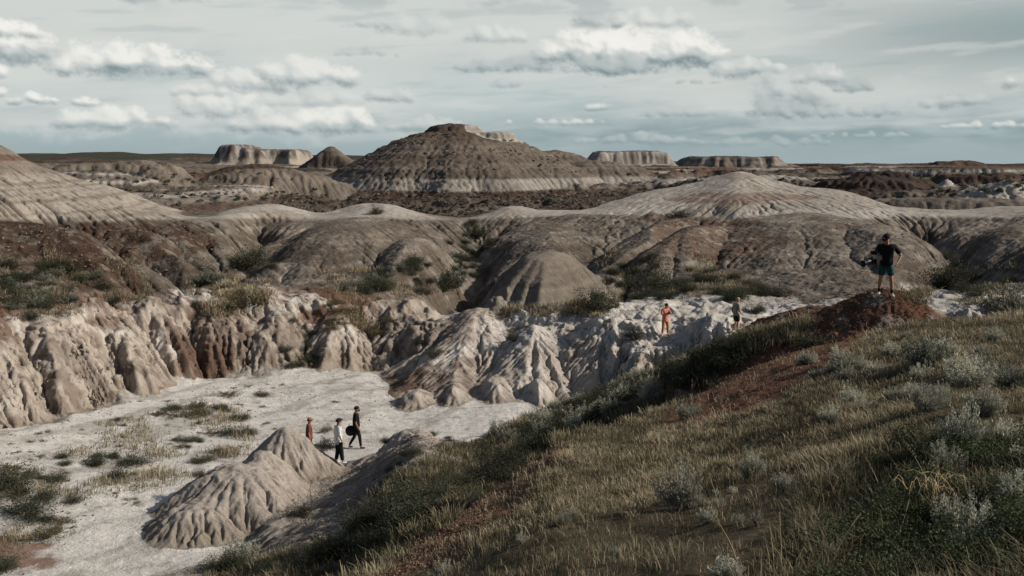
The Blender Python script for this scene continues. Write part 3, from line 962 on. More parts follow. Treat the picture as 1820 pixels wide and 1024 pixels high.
# ------------------------------------------------------------------ SKY: a far shell of cloud, computed as puffs lit from the right
def build_sky():
    stp = 0.00098
    az = np.arange(-0.80, 0.80, stp)
    el = np.arange(-0.03, 0.42, stp)
    AZ, EL = np.meshgrid(az, el)
    u = W0 / 2 + FPX * np.tan(AZ)
    # use angular pixels so that clouds keep their shape away from the centre
    U = W0 / 2 + FPX * AZ
    Vv = VH - FPX * EL          # row at the centre column
    wx = 22 * fbm2(U * .012, Vv * .016, 4, 301) + 7 * fbm2(U * .05, Vv * .06, 3, 302)
    wy = 15 * fbm2(U * .012 + 9, Vv * .016, 4, 303) + 5 * fbm2(U * .05, Vv * .06, 3, 304)
    # background veil
    t = np.clip((285 - Vv) / 285, -.1, 1.4)
    def rgb(*c):
        c = np.array(c, float) / 255
        return np.where(c <= .04045, c / 12.92, ((c + .055) / 1.055) ** 2.4).astype(np.float32)
    hor = rgb(157, 172, 176)
    low = rgb(165, 180, 182)
    mid = rgb(194, 204, 203)
    top = rgb(201, 206, 203)
    col = np.empty(AZ.shape + (3,), np.float32)
    col[:] = hor
    col = mixc(col, low, sstep(.03, .14, t))
    col = mixc(col, mid, sstep(.12, .42, t))
    col = mixc(col, top, sstep(.4, .75, t))
    # warmer, paler veil in a band low on the right, darker slate above it
    col = mixc(col, rgb(200, 203, 199), np.exp(-((Vv - 165 + 10 * wx / 20) / 34) ** 2) * sstep(900, 1300, U) * .65)
    col = mixc(col, rgb(140, 157, 158), np.exp(-((Vv - 85) / 62) ** 2) * sstep(1250, 1750, U) * .85)
    col = mixc(col, rgb(204, 209, 206), sstep(1150, 500, U) * sstep(120, 20, Vv + wy * 2) * .6)
    col = mixc(col, rgb(133, 152, 157), np.exp(-((Vv - 240 + wy) / 26) ** 2) * sstep(750, 1050, U) * sstep(-.25, .25, fbm2(U * .006, Vv * .03, 4, 305) + .1) * .7)
    # broad soft masses at the left
    for cu_, cv_, ru_, rv_, a_ in ((60, 130, 260, 70, .8), (480, 195, 360, 60, .75), (560, 150, 240, 70, .5), (120, 215, 300, 34, .5), (1120, 80, 300, 80, .6), (350, 50, 600, 70, .55), (800, 60, 400, 60, .4), (1400, 180, 300, 40, .4)):
        q_ = 1 - np.sqrt(((U + 2 * wx - cu_) / ru_) ** 2 + ((Vv + 2 * wy - cv_) / rv_) ** 2)
        col = mixc(col, rgb(213, 216, 213), sstep(-.1, .7, q_) * a_)
    # streaks
    s = fbm2(U * .0045, Vv * .035 + U * .002, 5, 306)
    col = mixc(col, rgb(214, 216, 212), sstep(.08, .42, s) * .42 * sstep(300, 200, Vv))
    col = mixc(col, rgb(150, 170, 173), sstep(.08, .42, -s) * .3)
    # soft wisps at the very top
    s = fbm2(U * .008, Vv * .02, 5, 307)
    col = mixc(col, rgb(162, 176, 177), sstep(.05, .35, s) * .5 * sstep(60, 10, Vv))
    # cumulus: (centre u, base row v, width, height, brightness 0..1, opacity)
    cl = [(60, 130, 190, 62, 1.0, 1), (20, 160, 120, 40, .9, 1), (100, 96, 80, 30, 1, 1), (275, 148, 235, 52, .86, 1), (40, 188, 110, 20, .8, .9), (125, 198, 70, 20, .95, 1),
          (205, 200, 44, 16, .9, .9), (250, 235, 190, 34, .82, .85), (430, 215, 160, 50, .7, .75), (455, 170, 130, 36, .72, .8), (560, 160, 170, 44, .72, .85), (590, 240, 150, 46, .86, .9),
          (480, 240, 100, 40, .72, .8), (690, 185, 80, 26, .45, .8), (380, 180, 90, 20, .65, .7), (560, 195, 180, 30, .5, .6), (660, 62, 90, 20, .45, .6), (660, 108, 110, 16, .35, .6),
          (330, 30, 150, 24, .62, .5), (880, 82, 100, 28, .6, .6), (850, 132, 80, 22, .25, .85), (740, 70, 120, 40, .5, .45),
          (930, 135, 90, 34, .2, .9), (1040, 122, 130, 66, .9, 1), (1120, 128, 200, 76, 1.0, 1), (1215, 122, 100, 54, .85, .95), (1080, 138, 170, 34, .25, .95), (1060, 60, 90, 34, .2, .7), (1150, 60, 140, 30, .6, .6),
          (1300, 145, 80, 34, .55, .9), (1345, 140, 60, 22, .6, .8), (1395, 205, 130, 70, .38, .9), (1430, 160, 70, 36, .55, .8), (1370, 212, 110, 26, .2, .9), (1488, 172, 56, 22, .12, .95),
          (1225, 156, 110, 9, .12, .7), (1075, 162, 60, 7, .2, .6), (1068, 200, 60, 16, .75, .8), (1200, 212, 130, 20, .25, .7), (1460, 215, 180, 18, .25, .8), (1530, 214, 60, 20, .2, .85), (1640, 200, 110, 22, .35, .8),
          (1600, 112, 40, 6, .2, .6), (1775, 174, 108, 34, .72, 1), (1800, 172, 60, 26, .9, 1), (1700, 236, 170, 14, .7, .8), (900, 160, 60, 18, .3, .7), (985, 225, 220, 12, .8, .6), (1130, 258, 220, 18, .3, .6),
          (1350, 262, 240, 16, .2, .6), (1180, 12, 160, 12, .2, .7), (1370, 8, 90, 10, .3, .5), (650, 10, 120, 12, .3, .5), (760, 235, 140, 26, .6, .5), (1500, 250, 200, 12, .45, .5),
          (-120, 150, 220, 70, .9, 1), (-300, 210, 260, 60, .8, 1), (2000, 180, 200, 50, .7, 1), (2200, 120, 260, 60, .6, 1), (350, -60, 500, 60, .6, .7), (1300, -70, 500, 70, .5, .7), (800, -150, 600, 80, .6, .7)]
    rg = np.random.default_rng(3)
    lite, dark_, grey = rgb(243, 241, 235), rgb(120, 138, 144), rgb(182, 191, 191)
    L = np.array([.75, .55, .35]); L /= np.linalg.norm(L)     # sun in (right, up, towards viewer)
    det = fbm2(U * .045, Vv * .06, 5, 311)
    det3 = fbm2(U * .16, Vv * .18, 4, 313)
    det2 = fbm2(U * .02, Vv * .03, 5, 312)
    for (cu, cv, wd, hh, br, op) in cl:
        x0, x1, y0, y1 = cu - wd * .95, cu + wd * .95, cv - hh * 2.0, cv + hh * .9
        j0, j1 = np.searchsorted(U[0], [x0, x1])
        i0 = np.searchsorted(-Vv[:, 0], -y1)
        i1 = np.searchsorted(-Vv[:, 0], -y0)
        if j1 <= j0 or i1 <= i0:
            continue
        sl = (slice(i0, i1), slice(j0, j1))
        px, py = U[sl] + .6 * wx[sl] * min(1, hh / 40), Vv[sl] + .55 * wy[sl] * min(1, hh / 40)
        hgt = np.full(px.shape, -1e3)
        n = int(9 + wd / 9)
        for k in range(n):
            fx = rg.uniform(-.5, .5)
            env = (1 - (2 * fx) ** 2) ** .6
            rad = hh * rg.uniform(.2, .5) * (.6 + .5 * env)
            yy = cv - rad * .5 - rg.random() ** 1.3 * env * (hh - rad)
            xx = cu + fx * wd
            d2 = ((px - xx) ** 2 / 1.7 + (py - yy) ** 2) / rad ** 2
            hgt = np.maximum(hgt, rad * (1.15 - d2) + rg.uniform(-.2, .2) * rad)
        # flat base
        hgt = hgt - np.maximum(py - cv, 0) * 1.6
        sm = gsm(gsm(hgt, hh * .05 + .8, 0), hh * .05 + .8, 1) + det2[sl] * hh * .2
        hgt = sm + det[sl] * hh * .42 + det3[sl] * hh * .2
        soft = np.where(py > cv - hh * .35, .42, .24)
        al = sstep(-hh * .2, hh * soft * 1.7, hgt) * op * .95
        hn = sm + det[sl] * hh * .07
        gy, gx = np.gradient(hn)
        k_ = 1.0
        nx, ny, nz = -gx * k_, -gy * k_, np.full(gx.shape, 1.7)
        # rows increase upward in el
        ln = np.sqrt(nx ** 2 + ny ** 2 + nz ** 2)
        lam = (nx * L[0] + ny * L[1] + nz * L[2]) / ln
        hfrac = np.clip((cv - py) / hh, -.2, 1)
        b = np.clip(.42 * lam + .85 * sstep(.0, .5, hfrac + .3 * det2[sl]) - .12, 0, 1) * (.35 + .65 * br)
        b = gsm(gsm(b, 1.2, 0), 1.2, 1)
        base = mixc(np.broadcast_to(dark_, b.shape + (3,)), grey, sstep(0, .45, b))
        base = mixc(base, lite, sstep(.35, .95, b))
        col[sl] = mixc(col[sl], base, al * .93)
    # aerial perspective towards the horizon
    col = mixc(col, hor * 1.02, sstep(245, 285, Vv) * .45)
    R = 15000
    P = np.stack([R * np.cos(EL) * np.sin(AZ), R * np.cos(EL) * np.cos(AZ), R * np.sin(EL)], -1)
    m = bpy.data.materials.new('sky_cloud')
    m.use_nodes = True
    n_ = m.node_tree
    n_.nodes.clear()
    o_ = n_.nodes.new('ShaderNodeOutputMaterial')
    e = n_.nodes.new('ShaderNodeEmission')
    a = n_.nodes.new('ShaderNodeAttribute')
    a.attribute_name = 'col'
    n_.links.new(a.outputs['Color'], e.inputs[0])
    n_.links.new(e.outputs[0], o_.inputs[0])
    m.cycles.emission_sampling = 'NONE'
    nR, nA = AZ.shape
    o = mesh_from('sky', P.reshape(-1, 3), grid_faces(nR, nA), m, col.reshape(-1, 3))
    tag(o, kind='structure')


build_sky()
print('sky', round(time.time() - T0, 1))
# ------------------------------------------------------------------ PLACING THINGS ON THE GROUND
def ground_at(u, v):
    a, t = ray(u, v)
    a, t = float(a), float(t)
    for Zn in (NEAR, MID, FAR):
        j = int(np.clip(round((a - Zn.az[0]) / (Zn.az[1] - Zn.az[0])), 0, len(Zn.az) - 1))
        c = Zn.t[:, j]
        k = np.argmax(c >= t)
        if c[k] >= t:
            return Zn.P[k, j].copy()
    return None


def ground_under(x, y):
    rr, a = math.hypot(x, y), math.atan2(x, y)
    for Zn in (NEAR, MID, FAR):
        if rr < math.exp(Zn.lr[-1]):
            i = int(np.clip(round((math.log(max(rr, 1.7)) - Zn.lr[0]) / (Zn.lr[1] - Zn.lr[0])), 0, len(Zn.lr) - 1))
            j = int(np.clip(round((a - Zn.az[0]) / (Zn.az[1] - Zn.az[0])), 0, len(Zn.az) - 1))
            return float(Zn.P[i, j, 2])
    return 0.


def pick(Zn, poly, n, rg, cond=None, vis=True):
    """n random ground points the photo shows inside a photo region"""
    us, vs = [p[0] for p in poly], [p[1] for p in poly]
    m = (Zn.U > min(us)) & (Zn.U < max(us)) & (Zn.V > min(vs)) & (Zn.V < max(vs))
    if vis:
        m &= Zn.vis
    ii, jj = np.nonzero(m)
    k = poly_uv(Zn.U[ii, jj], Zn.V[ii, jj], poly)
    ii, jj = ii[k], jj[k]
    if cond is not None:
        k = cond(ii, jj)
        ii, jj = ii[k], jj[k]
    if not len(ii):
        return np.zeros((0, 3)), ii, jj
    s = rg.integers(0, len(ii), n)
    return Zn.P[ii[s], jj[s]].copy(), ii[s], jj[s]


# ------------------------------------------------------------------ plant materials
def leaf_mat(name, rough=.8, trans=.25, var=.3):
    m, nt, b = new_mat(name)
    at = nt.nodes.new('ShaderNodeAttribute'); at.attribute_name = 'col'
    oi = nt.nodes.new('ShaderNodeObjectInfo')
    f = ramp(nt, oi.outputs['Random'], 0, 1, 1 - var, 1 + var)
    vm = nt.nodes.new('ShaderNodeVectorMath'); vm.operation = 'SCALE'
    nt.links.new(at.outputs['Color'], vm.inputs[0]); nt.links.new(f, vm.inputs['Scale'])
    nt.links.new(vm.outputs[0], b.inputs['Base Color'])
    b.inputs['Roughness'].default_value = rough
    if trans:
        tr = nt.nodes.new('ShaderNodeBsdfTranslucent')
        nt.links.new(vm.outputs[0], tr.inputs['Color'])
        mx = nt.nodes.new('ShaderNodeMixShader'); mx.inputs[0].default_value = trans
        out = [n for n in nt.nodes if n.type == 'OUTPUT_MATERIAL'][0]
        nt.links.new(b.outputs[0], mx.inputs[1]); nt.links.new(tr.outputs[0], mx.inputs[2])
        nt.links.new(mx.outputs[0], out.inputs[0])
    return m


M_LEAF = leaf_mat('foliage')
M_GRASS = leaf_mat('grass', var=0)
mb, nt_, b_ = new_mat('bark')
nz = noise_node(nt_, 30, 4)
cr = nt_.nodes.new('ShaderNodeMixRGB'); nt_.links.new(nz.outputs[0], cr.inputs[0])
cr.inputs[1].default_value = (.05, .035, .025, 1); cr.inputs[2].default_value = (.16, .13, .10, 1)
nt_.links.new(cr.outputs[0], b_.inputs['Base Color'])
M_BARK = mb


# ------------------------------------------------------------------ grass blades: one uncountable mass per stretch of ground
def blades(P, h, wd, lean, ldir, c0, c1):
    """bent two-piece blades; arrays of length n"""
    n = len(P)
    up = np.zeros((n, 3)); up[:, 2] = 1
    L = np.stack([np.cos(ldir), np.sin(ldir), np.zeros(n)], 1)
    side = np.stack([np.cos(ldir + rng.uniform(.6, 2.6, n)), np.sin(ldir + rng.uniform(.6, 2.6, n)), np.zeros(n)], 1)
    b = P
    mid = P + up * (h * .6)[:, None] + L * (h * lean * .35)[:, None]
    tip = P + up * (h * (1 - .25 * lean))[:, None] + L * (h * lean)[:, None]
    w = (wd / 2)[:, None]
    V = np.stack([b - side * w, b + side * w, mid + side * w * .8, mid - side * w * .8, tip + side * w * .2, tip - side * w * .2], 1)
    F = np.array([[0, 1, 2, 3], [3, 2, 4, 5]])
    Fa = (np.arange(n)[:, None, None] * 6 + F[None]).reshape(-1, 4)
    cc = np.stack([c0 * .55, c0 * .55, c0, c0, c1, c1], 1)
    return V.reshape(-1, 3), Fa, cc.reshape(-1, 3)


STRAW = np.array([.46, .385, .26]); OLIVE = np.array([.185, .165, .098]); GREEN = np.array([.048, .058, .028]); RUST = np.array([.17, .095, .055])


def grass_field(name, Zn, poly, n, hrange, wscale, cond=None, straw=.5, label=None, clump=14, vis=True, green=0.):
    Pp, ii, jj = pick(Zn, poly, n // clump, rng, cond, vis)
    if not len(Pp):
        return
    m = len(Pp)
    rr = np.hypot(Pp[:, 0], Pp[:, 1])
    patch = 1.3 * fbm2(Pp[:, 0] * .5, Pp[:, 1] * .5, 3, 401) + .7 * fbm2(Pp[:, 0] * 2.2, Pp[:, 1] * 2.2, 2, 402)
    keep = rng.random(m) < .55 + .9 * (patch + .25)
    Pp, rr, patch = Pp[keep], rr[keep], patch[keep]
    m = len(Pp)
    hb = rng.uniform(*hrange, m) * (1 + .7 * patch)
    mixv = straw + patch * 1.0 + rng.normal(0, .22, m)
    gg = green + .8 * fbm2(Pp[:, 0] * .35 + 7, Pp[:, 1] * .35, 3, 405) + rng.normal(0, .12, m)
    P = np.repeat(Pp, clump, 0)
    k = len(P)
    sp = np.repeat((.035 + .003 * rr) * rng.uniform(.5, 1.6, m), clump)
    ox, oy = rng.normal(0, 1, k), rng.normal(0, 1, k)
    P[:, 0] += ox * sp
    P[:, 1] += oy * sp
    P[:, 2] -= .03
    h = np.repeat(hb, clump) * rng.uniform(.5, 1.25, k)
    wd = wscale * (.0035 + .00042 * np.repeat(rr, clump)) * rng.uniform(.6, 1.4, k)
    lean = np.clip(rng.normal(.45, .28, k), 0, 1.3)
    ld = np.repeat(rng.normal(.3, .9, m) + 2.2 * n2(Pp[:, 0] * .4, Pp[:, 1] * .4, 403), clump) + rng.normal(0, .7, k)
    lx, ly = np.cos(ld) + 1.1 * ox, np.sin(ld) + 1.1 * oy
    ld = np.arctan2(ly, lx)
    s = np.clip(np.repeat(mixv, clump) + rng.normal(0, .18, k), 0, 1)[:, None]
    g = np.clip(np.repeat(gg, clump), 0, 1)[:, None]
    c = OLIVE * (1 - s) + STRAW * s
    c = c * (1 - g) + (GREEN * 1.1) * g
    rs = (rng.random(k) < .08)[:, None]
    c = np.where(rs, RUST, c) * rng.uniform(.6, 1.25, k)[:, None]
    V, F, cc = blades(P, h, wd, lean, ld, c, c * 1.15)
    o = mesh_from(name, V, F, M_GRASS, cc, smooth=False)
    tag(o, label=label, cat='grass', kind='stuff')
    return o


HILL = [(-300, 1700), (330, 1100), (560, 1030), (800, 935), (985, 795), (1190, 715), (1300, 660), (1400, 600), (1440, 585), (1600, 560), (1700, 545), (1820, 535), (2200, 530), (2200, 1700)]
okmid = lambda ii, jj: (MID.kind[ii, jj] != 3) & (MID.seg[ii, jj] < 3) & (rng.random(len(ii)) > MID.redm[ii, jj] * .93)
grass_field('grass', NEAR, [(-400, 700), (2300, 700), (2300, 3000), (-400, 3000)], 200000, (.06, .125), .85, straw=.22, green=.14, label='short mixed green and straw grass on the nearest part of the slope', vis=False)
grass_field('grass', MID, HILL, 330000, (.06, .125), .9, okmid, straw=.36, green=.03, label='dry pale grass over the upper part of the near slope', clump=12)
# corner: dark green undergrowth
grass_field('grass', NEAR, [(1500, 760), (1900, 640), (2200, 1200), (1200, 1300)], 60000, (.10, .22), 1.3, straw=.0, green=.42, label='dark green undergrowth in the near right corner')
SCR = [(330, 1040), (400, 1010), (590, 965), (650, 905), (710, 845), (790, 800), (870, 780), (950, 735), (1060, 695), (1180, 645), (1300, 610), (1410, 590), (1400, 630), (1190, 715), (985, 795), (880, 880), (760, 955), (640, 1035), (560, 1100), (300, 1100)]
grass_field('grass', MID, SCR, 90000, (.14, .28), 1.3, lambda ii, jj: (MID.seg[ii, jj] < 4.6) & (rng.random(len(ii)) > MID.redm[ii, jj]), straw=.1, green=.3, label='dark rough grass in the hollow behind the red ridge')
grass_field('grass', MID, [(1180, 640), (1300, 600), (1440, 570), (1420, 600), (1300, 640), (1200, 680)], 26000, (.15, .3), 1.0, lambda ii, jj: MID.seg[ii, jj] < 4.6, straw=.7, label='straw coloured grass along the lip of the hollow')
# thin grass on ledges of the bluffs and hills
for poly, n, st_ in (([(0, 430), (260, 470), (300, 520), (150, 560), (0, 570)], 6000, .1), ([(350, 480), (480, 500), (470, 560), (380, 560), (330, 510)], 12000, .8),
                     ([(560, 480), (780, 470), (790, 520), (600, 545)], 6000, .5), ([(1080, 440), (1250, 450), (1340, 520), (1060, 540)], 8000, .4), ([(1560, 480), (1820, 470), (1820, 545), (1620, 540)], 7000, .35),
                     ([(880, 540), (1110, 530), (1110, 560), (900, 570)], 7000, .5), ([(0, 790), (420, 700), (460, 800), (250, 890), (120, 980), (0, 1000)], 9000, .5),
                     ([(600, 555), (700, 540), (690, 590), (600, 590)], 5000, .6)):
    grass_field('grass', MID, poly, n, (.12, .3), 1.1, lambda ii, jj: (MID.kind[ii, jj] != 1) & (rng.random(len(ii)) < sstep(-.1, .3, n2(MID.P[ii, jj, 0] * .35, MID.P[ii, jj, 1] * .35, 407))),
                straw=st_, label='thin dry grass in patches over the badland ledges', clump=10, green=-.3)
print('grass', round(time.time() - T0, 1))


# ------------------------------------------------------------------ shrubs
def leaves(c, d, ln, wd, rg):
    """leaf quads: centres c, directions d"""
    n = len(c)
    q = rg.normal(size=(n, 3))
    s = np.cross(d, q); s /= np.linalg.norm(s, axis=1, keepdims=True) + 1e-9
    L = d * (ln / 2)[:, None]
    W = s * (wd / 2)[:, None]
    V = np.stack([c - L, c + W, c + L, c - W], 1).reshape(-1, 3)
    F = np.arange(n * 4).reshape(-1, 4)
    return V, F


def make_plant_meshes(name, nst, nlf, R, H, lsz, lw, colA, colB, spiky, seed, low=.25):
    """unit shrub: stems fan out of the root, leaves crowd the outer part of each stem"""
    rg = np.random.default_rng(seed)
    Vl, Cl, Dl, Ll = [], [], [], []
    bv, bf = [], []
    for k in range(nst):
        a = rg.uniform(0, 2 * math.pi)
        e = math.acos(rg.uniform(.02, 1) ** .8)
        bumps = 1 + .28 * math.sin(a * 3 + seed) + rg.normal(0, .12)
        tip = np.array([math.cos(a) * math.sin(e) * R * bumps, math.sin(a) * math.sin(e) * R * bumps, H * (low + (1 - low) * math.cos(e)) * bumps * rg.uniform(.75, 1.12)])
        ctl = np.array([tip[0] * .45, tip[1] * .45, tip[2] * .25])
        ts = rg.uniform(.38, 1.0, nlf) ** .7
        c = (2 * (1 - ts) * ts)[:, None] * ctl + (ts ** 2)[:, None] * tip
        dr = tip - ctl
        dr /= np.linalg.norm(dr)
        sp = R * (.13 if spiky else .20) * (1.15 - ts * (.75 if spiky else .2))
        off = rg.normal(size=(nlf, 3)) * sp[:, None]
        c = c + off
        c[:, 2] = np.maximum(c[:, 2], .01)
        d = dr * (1.6 if spiky else .4) + rg.normal(size=(nlf, 3)) * .6
        if spiky:
            d[:, 2] += .8
        d /= np.linalg.norm(d, axis=1, keepdims=True)
        Vl.append(c); Dl.append(d)
        shade = .45 + .55 * np.clip(ts, 0, 1) ** 2  # leaves nearer the root painted darker, as shadow inside the bush
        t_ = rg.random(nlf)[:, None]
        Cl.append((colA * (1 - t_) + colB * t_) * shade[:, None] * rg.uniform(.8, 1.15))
        # stem: thin three-sided tube in four steps
        if k % 2 == 0:
            base = len(bv)
            for q in range(5):
                t2 = q / 4 * .9
                p = 2 * (1 - t2) * t2 * ctl + t2 ** 2 * tip
                w = R * .022 * (1.25 - t2)
                for g in range(3):
                    ga = g * 2.094
                    bv.append(p + np.array([math.cos(ga) * w, math.sin(ga) * w, -.02 if q == 0 else 0]))
            for q in range(4):
                for g in range(3):
                    i0 = base + q * 3 + g
                    i1 = base + q * 3 + (g + 1) % 3
                    bf.append((i0, i1, i1 + 3, i0 + 3))
    c = np.concatenate(Vl); d = np.concatenate(Dl); cc = np.concatenate(Cl)
    n = len(c)
    V, F = leaves(c, d, lsz * rg.uniform(.6, 1.4, n), lw * rg.uniform(.6, 1.4, n), rg)
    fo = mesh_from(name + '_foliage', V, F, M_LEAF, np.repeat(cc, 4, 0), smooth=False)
    br = mesh_from(name + '_stems', np.array(bv), np.array(bf), M_BARK)
    fm, bm_ = fo.data, br.data
    bpy.data.objects.remove(fo); bpy.data.objects.remove(br)
    return fm, bm_


SILV, SILV2 = np.array([.58, .57, .46]), np.array([.40, .40, .31])
DG, DG2 = np.array([.042, .050, .030]), np.array([.095, .10, .062])
OL, OL2 = np.array([.13, .118, .06]), np.array([.20, .165, .095])
LG, LG2 = np.array([.050, .068, .030]), np.array([.095, .118, .055])
GR, GR2 = np.array([.30, .31, .245]), np.array([.13, .14, .105])
PL_ = {}
for i in range(3):
    PL_['sage', i] = make_plant_meshes('sage', 80, 60, .42, .62, .046, .020, SILV, SILV2, True, 10 + i)
    PL_['dark', i] = make_plant_meshes('dark', 60, 50, .50, .60, .042, .024, DG, DG2, False, 20 + i)
    PL_['dry', i] = make_plant_meshes('dry', 60, 40, .55, .42, .05, .014, OL, OL2, True, 30 + i, low=.1)
    PL_['leafy', i] = make_plant_meshes('leafy', 46, 34, .45, .42, .042, .030, LG, LG2, False, 40 + i)
    PL_['grey', i] = make_plant_meshes('grey', 60, 50, .48, .55, .055, .026, GR, GR2, True, 50 + i)
KNAME = {'sage': 'sagebrush', 'dark': 'dark_shrub', 'dry': 'dry_shrub', 'leafy': 'leafy_shrub', 'grey': 'grey_shrub'}
CAT = {'sage': 'sagebrush', 'dark': 'shrub', 'dry': 'shrub', 'leafy': 'shrub', 'grey': 'shrub'}
plant_n = 0


def plant(kind, p, width, label, group=None, height=1.0, parts=None):
    """width in metres"""
    global plant_n
    i = plant_n % 3
    plant_n += 1
    fm, bmh = PL_[kind, i]
    s = width / .95
    rr = math.hypot(p[0], p[1])
    px = width * FPX / rr
    if parts is None:
        parts = px > 24
    rot = random.uniform(0, 6.28)
    if parts:
        e = bpy.data.objects.new(KNAME[kind], None); e.empty_display_size = .1
        COL.objects.link(e)
        f = bpy.data.objects.new('foliage', fm); COL.objects.link(f); f.parent = e
        g = bpy.data.objects.new('stems', bmh); COL.objects.link(g); g.parent = e
    else:
        e = bpy.data.objects.new(KNAME[kind], fm); COL.objects.link(e)
    e.location = (p[0], p[1], p[2] - .04 * s)
    e.rotation_euler = (random.uniform(-.12, .12), random.uniform(-.12, .12), rot)
    e.scale = (s, s * random.uniform(.85, 1.15), s * height * random.uniform(.88, 1.12))
    tag(e, label, CAT[kind], group)
    return e


def at_px(kind, u, v, wpx, label, group=None, height=1.0):
    p = ground_at(u, v)
    if p is None:
        return
    rr = math.hypot(p[0], p[1])
    return plant(kind, p, wpx * rr / FPX, label, group, height)


# the ones that stand out
NOTABLE = [
    ('sage', 1212, 902, 96, 'rounded silvery sagebrush alone in the middle of the near grass', 1.15),
    ('sage', 1338, 852, 62, 'taller ragged silver sagebrush right of the rounded one', 1.35),
    ('sage', 1392, 872, 46, 'small silver sagebrush leaning beside the taller ragged one', 1.1),
    ('sage', 1345, 935, 26, 'tiny silver sagebrush sprig below the taller ragged one', 1.4),
    ('sage', 1712, 800, 104, 'large pale sagebrush above the dark green undergrowth', 1.2),
    ('sage', 1790, 792, 62, 'silver sagebrush at the right edge beside the large pale one', 1.0),
    ('sage', 1745, 975, 118, 'broad grey sagebrush in the dark lower right corner', .9),
    ('sage', 1690, 925, 50, 'small grey sagebrush above the broad one in the lower right corner', .9),
    ('sage', 1290, 1030, 76, 'silver sagebrush cut by the bottom edge of the picture', .9),
    ('sage', 790, 1022, 36, 'small pale sagebrush at the bottom on the red ridge', 1.2),
    ('grey', 1652, 650, 74, 'grey green shrub rising from the grass in front of the cameraman hill', 1.1),
    ('grey', 1790, 560, 88, 'wide pale shrub on the skyline of the near slope at the right edge', .8),
    ('grey', 1755, 668, 62, 'pale shrub in the grass near the right edge below the skyline shrub', .9),
    ('grey', 1805, 690, 60, 'pale shrub cut by the right edge above the dark undergrowth', .9),
    ('grey', 1512, 662, 52, 'grey shrub in the grass beside the bare red patch', .9),
    ('sage', 1478, 748, 48, 'little silver sagebrush on the pale grass streak', .8),
    ('sage', 1225, 742, 50, 'silver sagebrush on the lip of the bare red patch', .9),
    ('sage', 1162, 712, 66, 'silver sagebrush at the upper end of the dark hollow', .9),
    ('sage', 1030, 762, 62, 'silver sagebrush just behind the red ridge crest', .9),
    ('sage', 968, 762, 60, 'pale sagebrush at the foot of the fluted bluff', 1.0),
    ('sage', 432, 1000, 70, 'pale sagebrush at the foot of the larger clay cone', .9),
    ('dark', 535, 918, 54, 'lone dark shrub with a dead twig on the grey dirt slope', .7),
    ('dark', 668, 381, 26, 'single dark shrub on the pale dome left of the middle', .9),
    ('dark', 578, 797, 40, 'dark shrub on the wash behind the person in the white shirt', .7),
    ('dry', 578, 768, 34, 'olive shrub between the person behind the cone and the person with the bag', .7),
    ('grey', 805, 512, 52, 'pale grey shrub in the mouth of the dark gully beside the bare dome', 1.2),
    ('dark', 787, 520, 46, 'dark shrub in the mouth of the dark gully beside the bare dome', 1.2),
    ('dark', 750, 612, 32, 'round dark shrub alone on the fluted bluff, upper left of a pair', .7),
    ('dark', 778, 632, 34, 'dark shrub alone on the fluted bluff, lower right of a pair', .7),
    ('dark', 912, 606, 30, 'green shrub on the white flutes below the bluff top', .9),
    ('dark', 1305, 534, 48, 'dark shrub just behind the head of the person in the tan shirt', .8),
    ('grey', 1128, 604, 44, 'grey shrub left of the person in the pink shirt', .8),
    ('dark', 1345, 556, 36, 'dark shrub right of the person in the tan shirt', .8),
    ('dark', 1060, 556, 70, 'large dark shrub on the terrace left of the pale pink clay', .9),
    ('dark', 1172, 520, 56, 'dark shrub in the hollow above the person in the pink shirt', 1.1),
    ('dark', 1690, 505, 70, 'dark bush in the gully right of the cameraman', .9),
    ('dry', 430, 545, 110, 'broad straw coloured bush mound on the left bluff', .6),
    ('dark', 452, 470, 62, 'dark bush at the head of the left gully', .8),
    ('dark', 425, 476, 44, 'smaller dark bush beside the one at the head of the left gully', .8),
    ('grey', 375, 502, 44, 'grey shrub on the rim of the left bluff', .8),
    ('dark', 850, 420, 40, 'dark bush high in the gully between the brown hills', .8),
    ('dark', 1210, 384, 50, 'low green bush on the rim below the big pale dome', .4),
    ('dark', 1450, 612, 80, 'dark low bush on the break above the bare red patch', .4),
]
for (k, u, v, wpx, lab, hh) in NOTABLE:
    at_px(k, u, v, wpx, lab, height=hh)
WASH = [(170, 826, 44, 'dark'), (238, 826, 52, 'dark'), (205, 850, 44, 'dark'), (100, 855, 40, 'dark'), (348, 726, 56, 'dry'), (322, 742, 66, 'dry'), (282, 738, 34, 'dry'), (412, 772, 44, 'dark'), (434, 746, 34, 'dark'),
        (465, 704, 28, 'dark'), (405, 806, 56, 'dry'), (362, 820, 40, 'dry'), (355, 846, 26, 'dark'), (405, 704, 40, 'dry'), (12, 868, 84, 'dark'), (45, 912, 76, 'dark'), (82, 956, 76, 'dry'), (8, 1012, 60, 'dark'), (10, 838, 50, 'dry'),
        (75, 890, 50, 'dark'), (132, 892, 34, 'dark'), (24, 885, 60, 'dry'), (55, 846, 44, 'dry'), (375, 772, 30, 'dry'), (325, 796, 30, 'dry'), (306, 730, 34, 'dark'), (366, 738, 30, 'dark'), (60, 925, 40, 'dark'), (110, 930, 40, 'dry')]
for (u, v, wpx, k) in WASH:
    at_px(k, u, v, wpx * 1.05, {'dark': 'low dark green shrub scattered on the pale wash floor', 'dry': 'low dry olive shrub scattered on the pale wash floor'}[k],
          {'dark': 'dark shrubs on the wash floor', 'dry': 'dry shrubs on the wash floor'}[k], .55)


def scatter(kind, Zn, poly, n, w0, w1, label, group, height=.8, cond=None, seed=0):
    rg = np.random.default_rng(seed + 900)
    pts, ii, jj = pick(Zn, poly, n, rg, cond)
    for p in pts:
        plant(kind, p, rg.uniform(w0, w1), label, group, height)


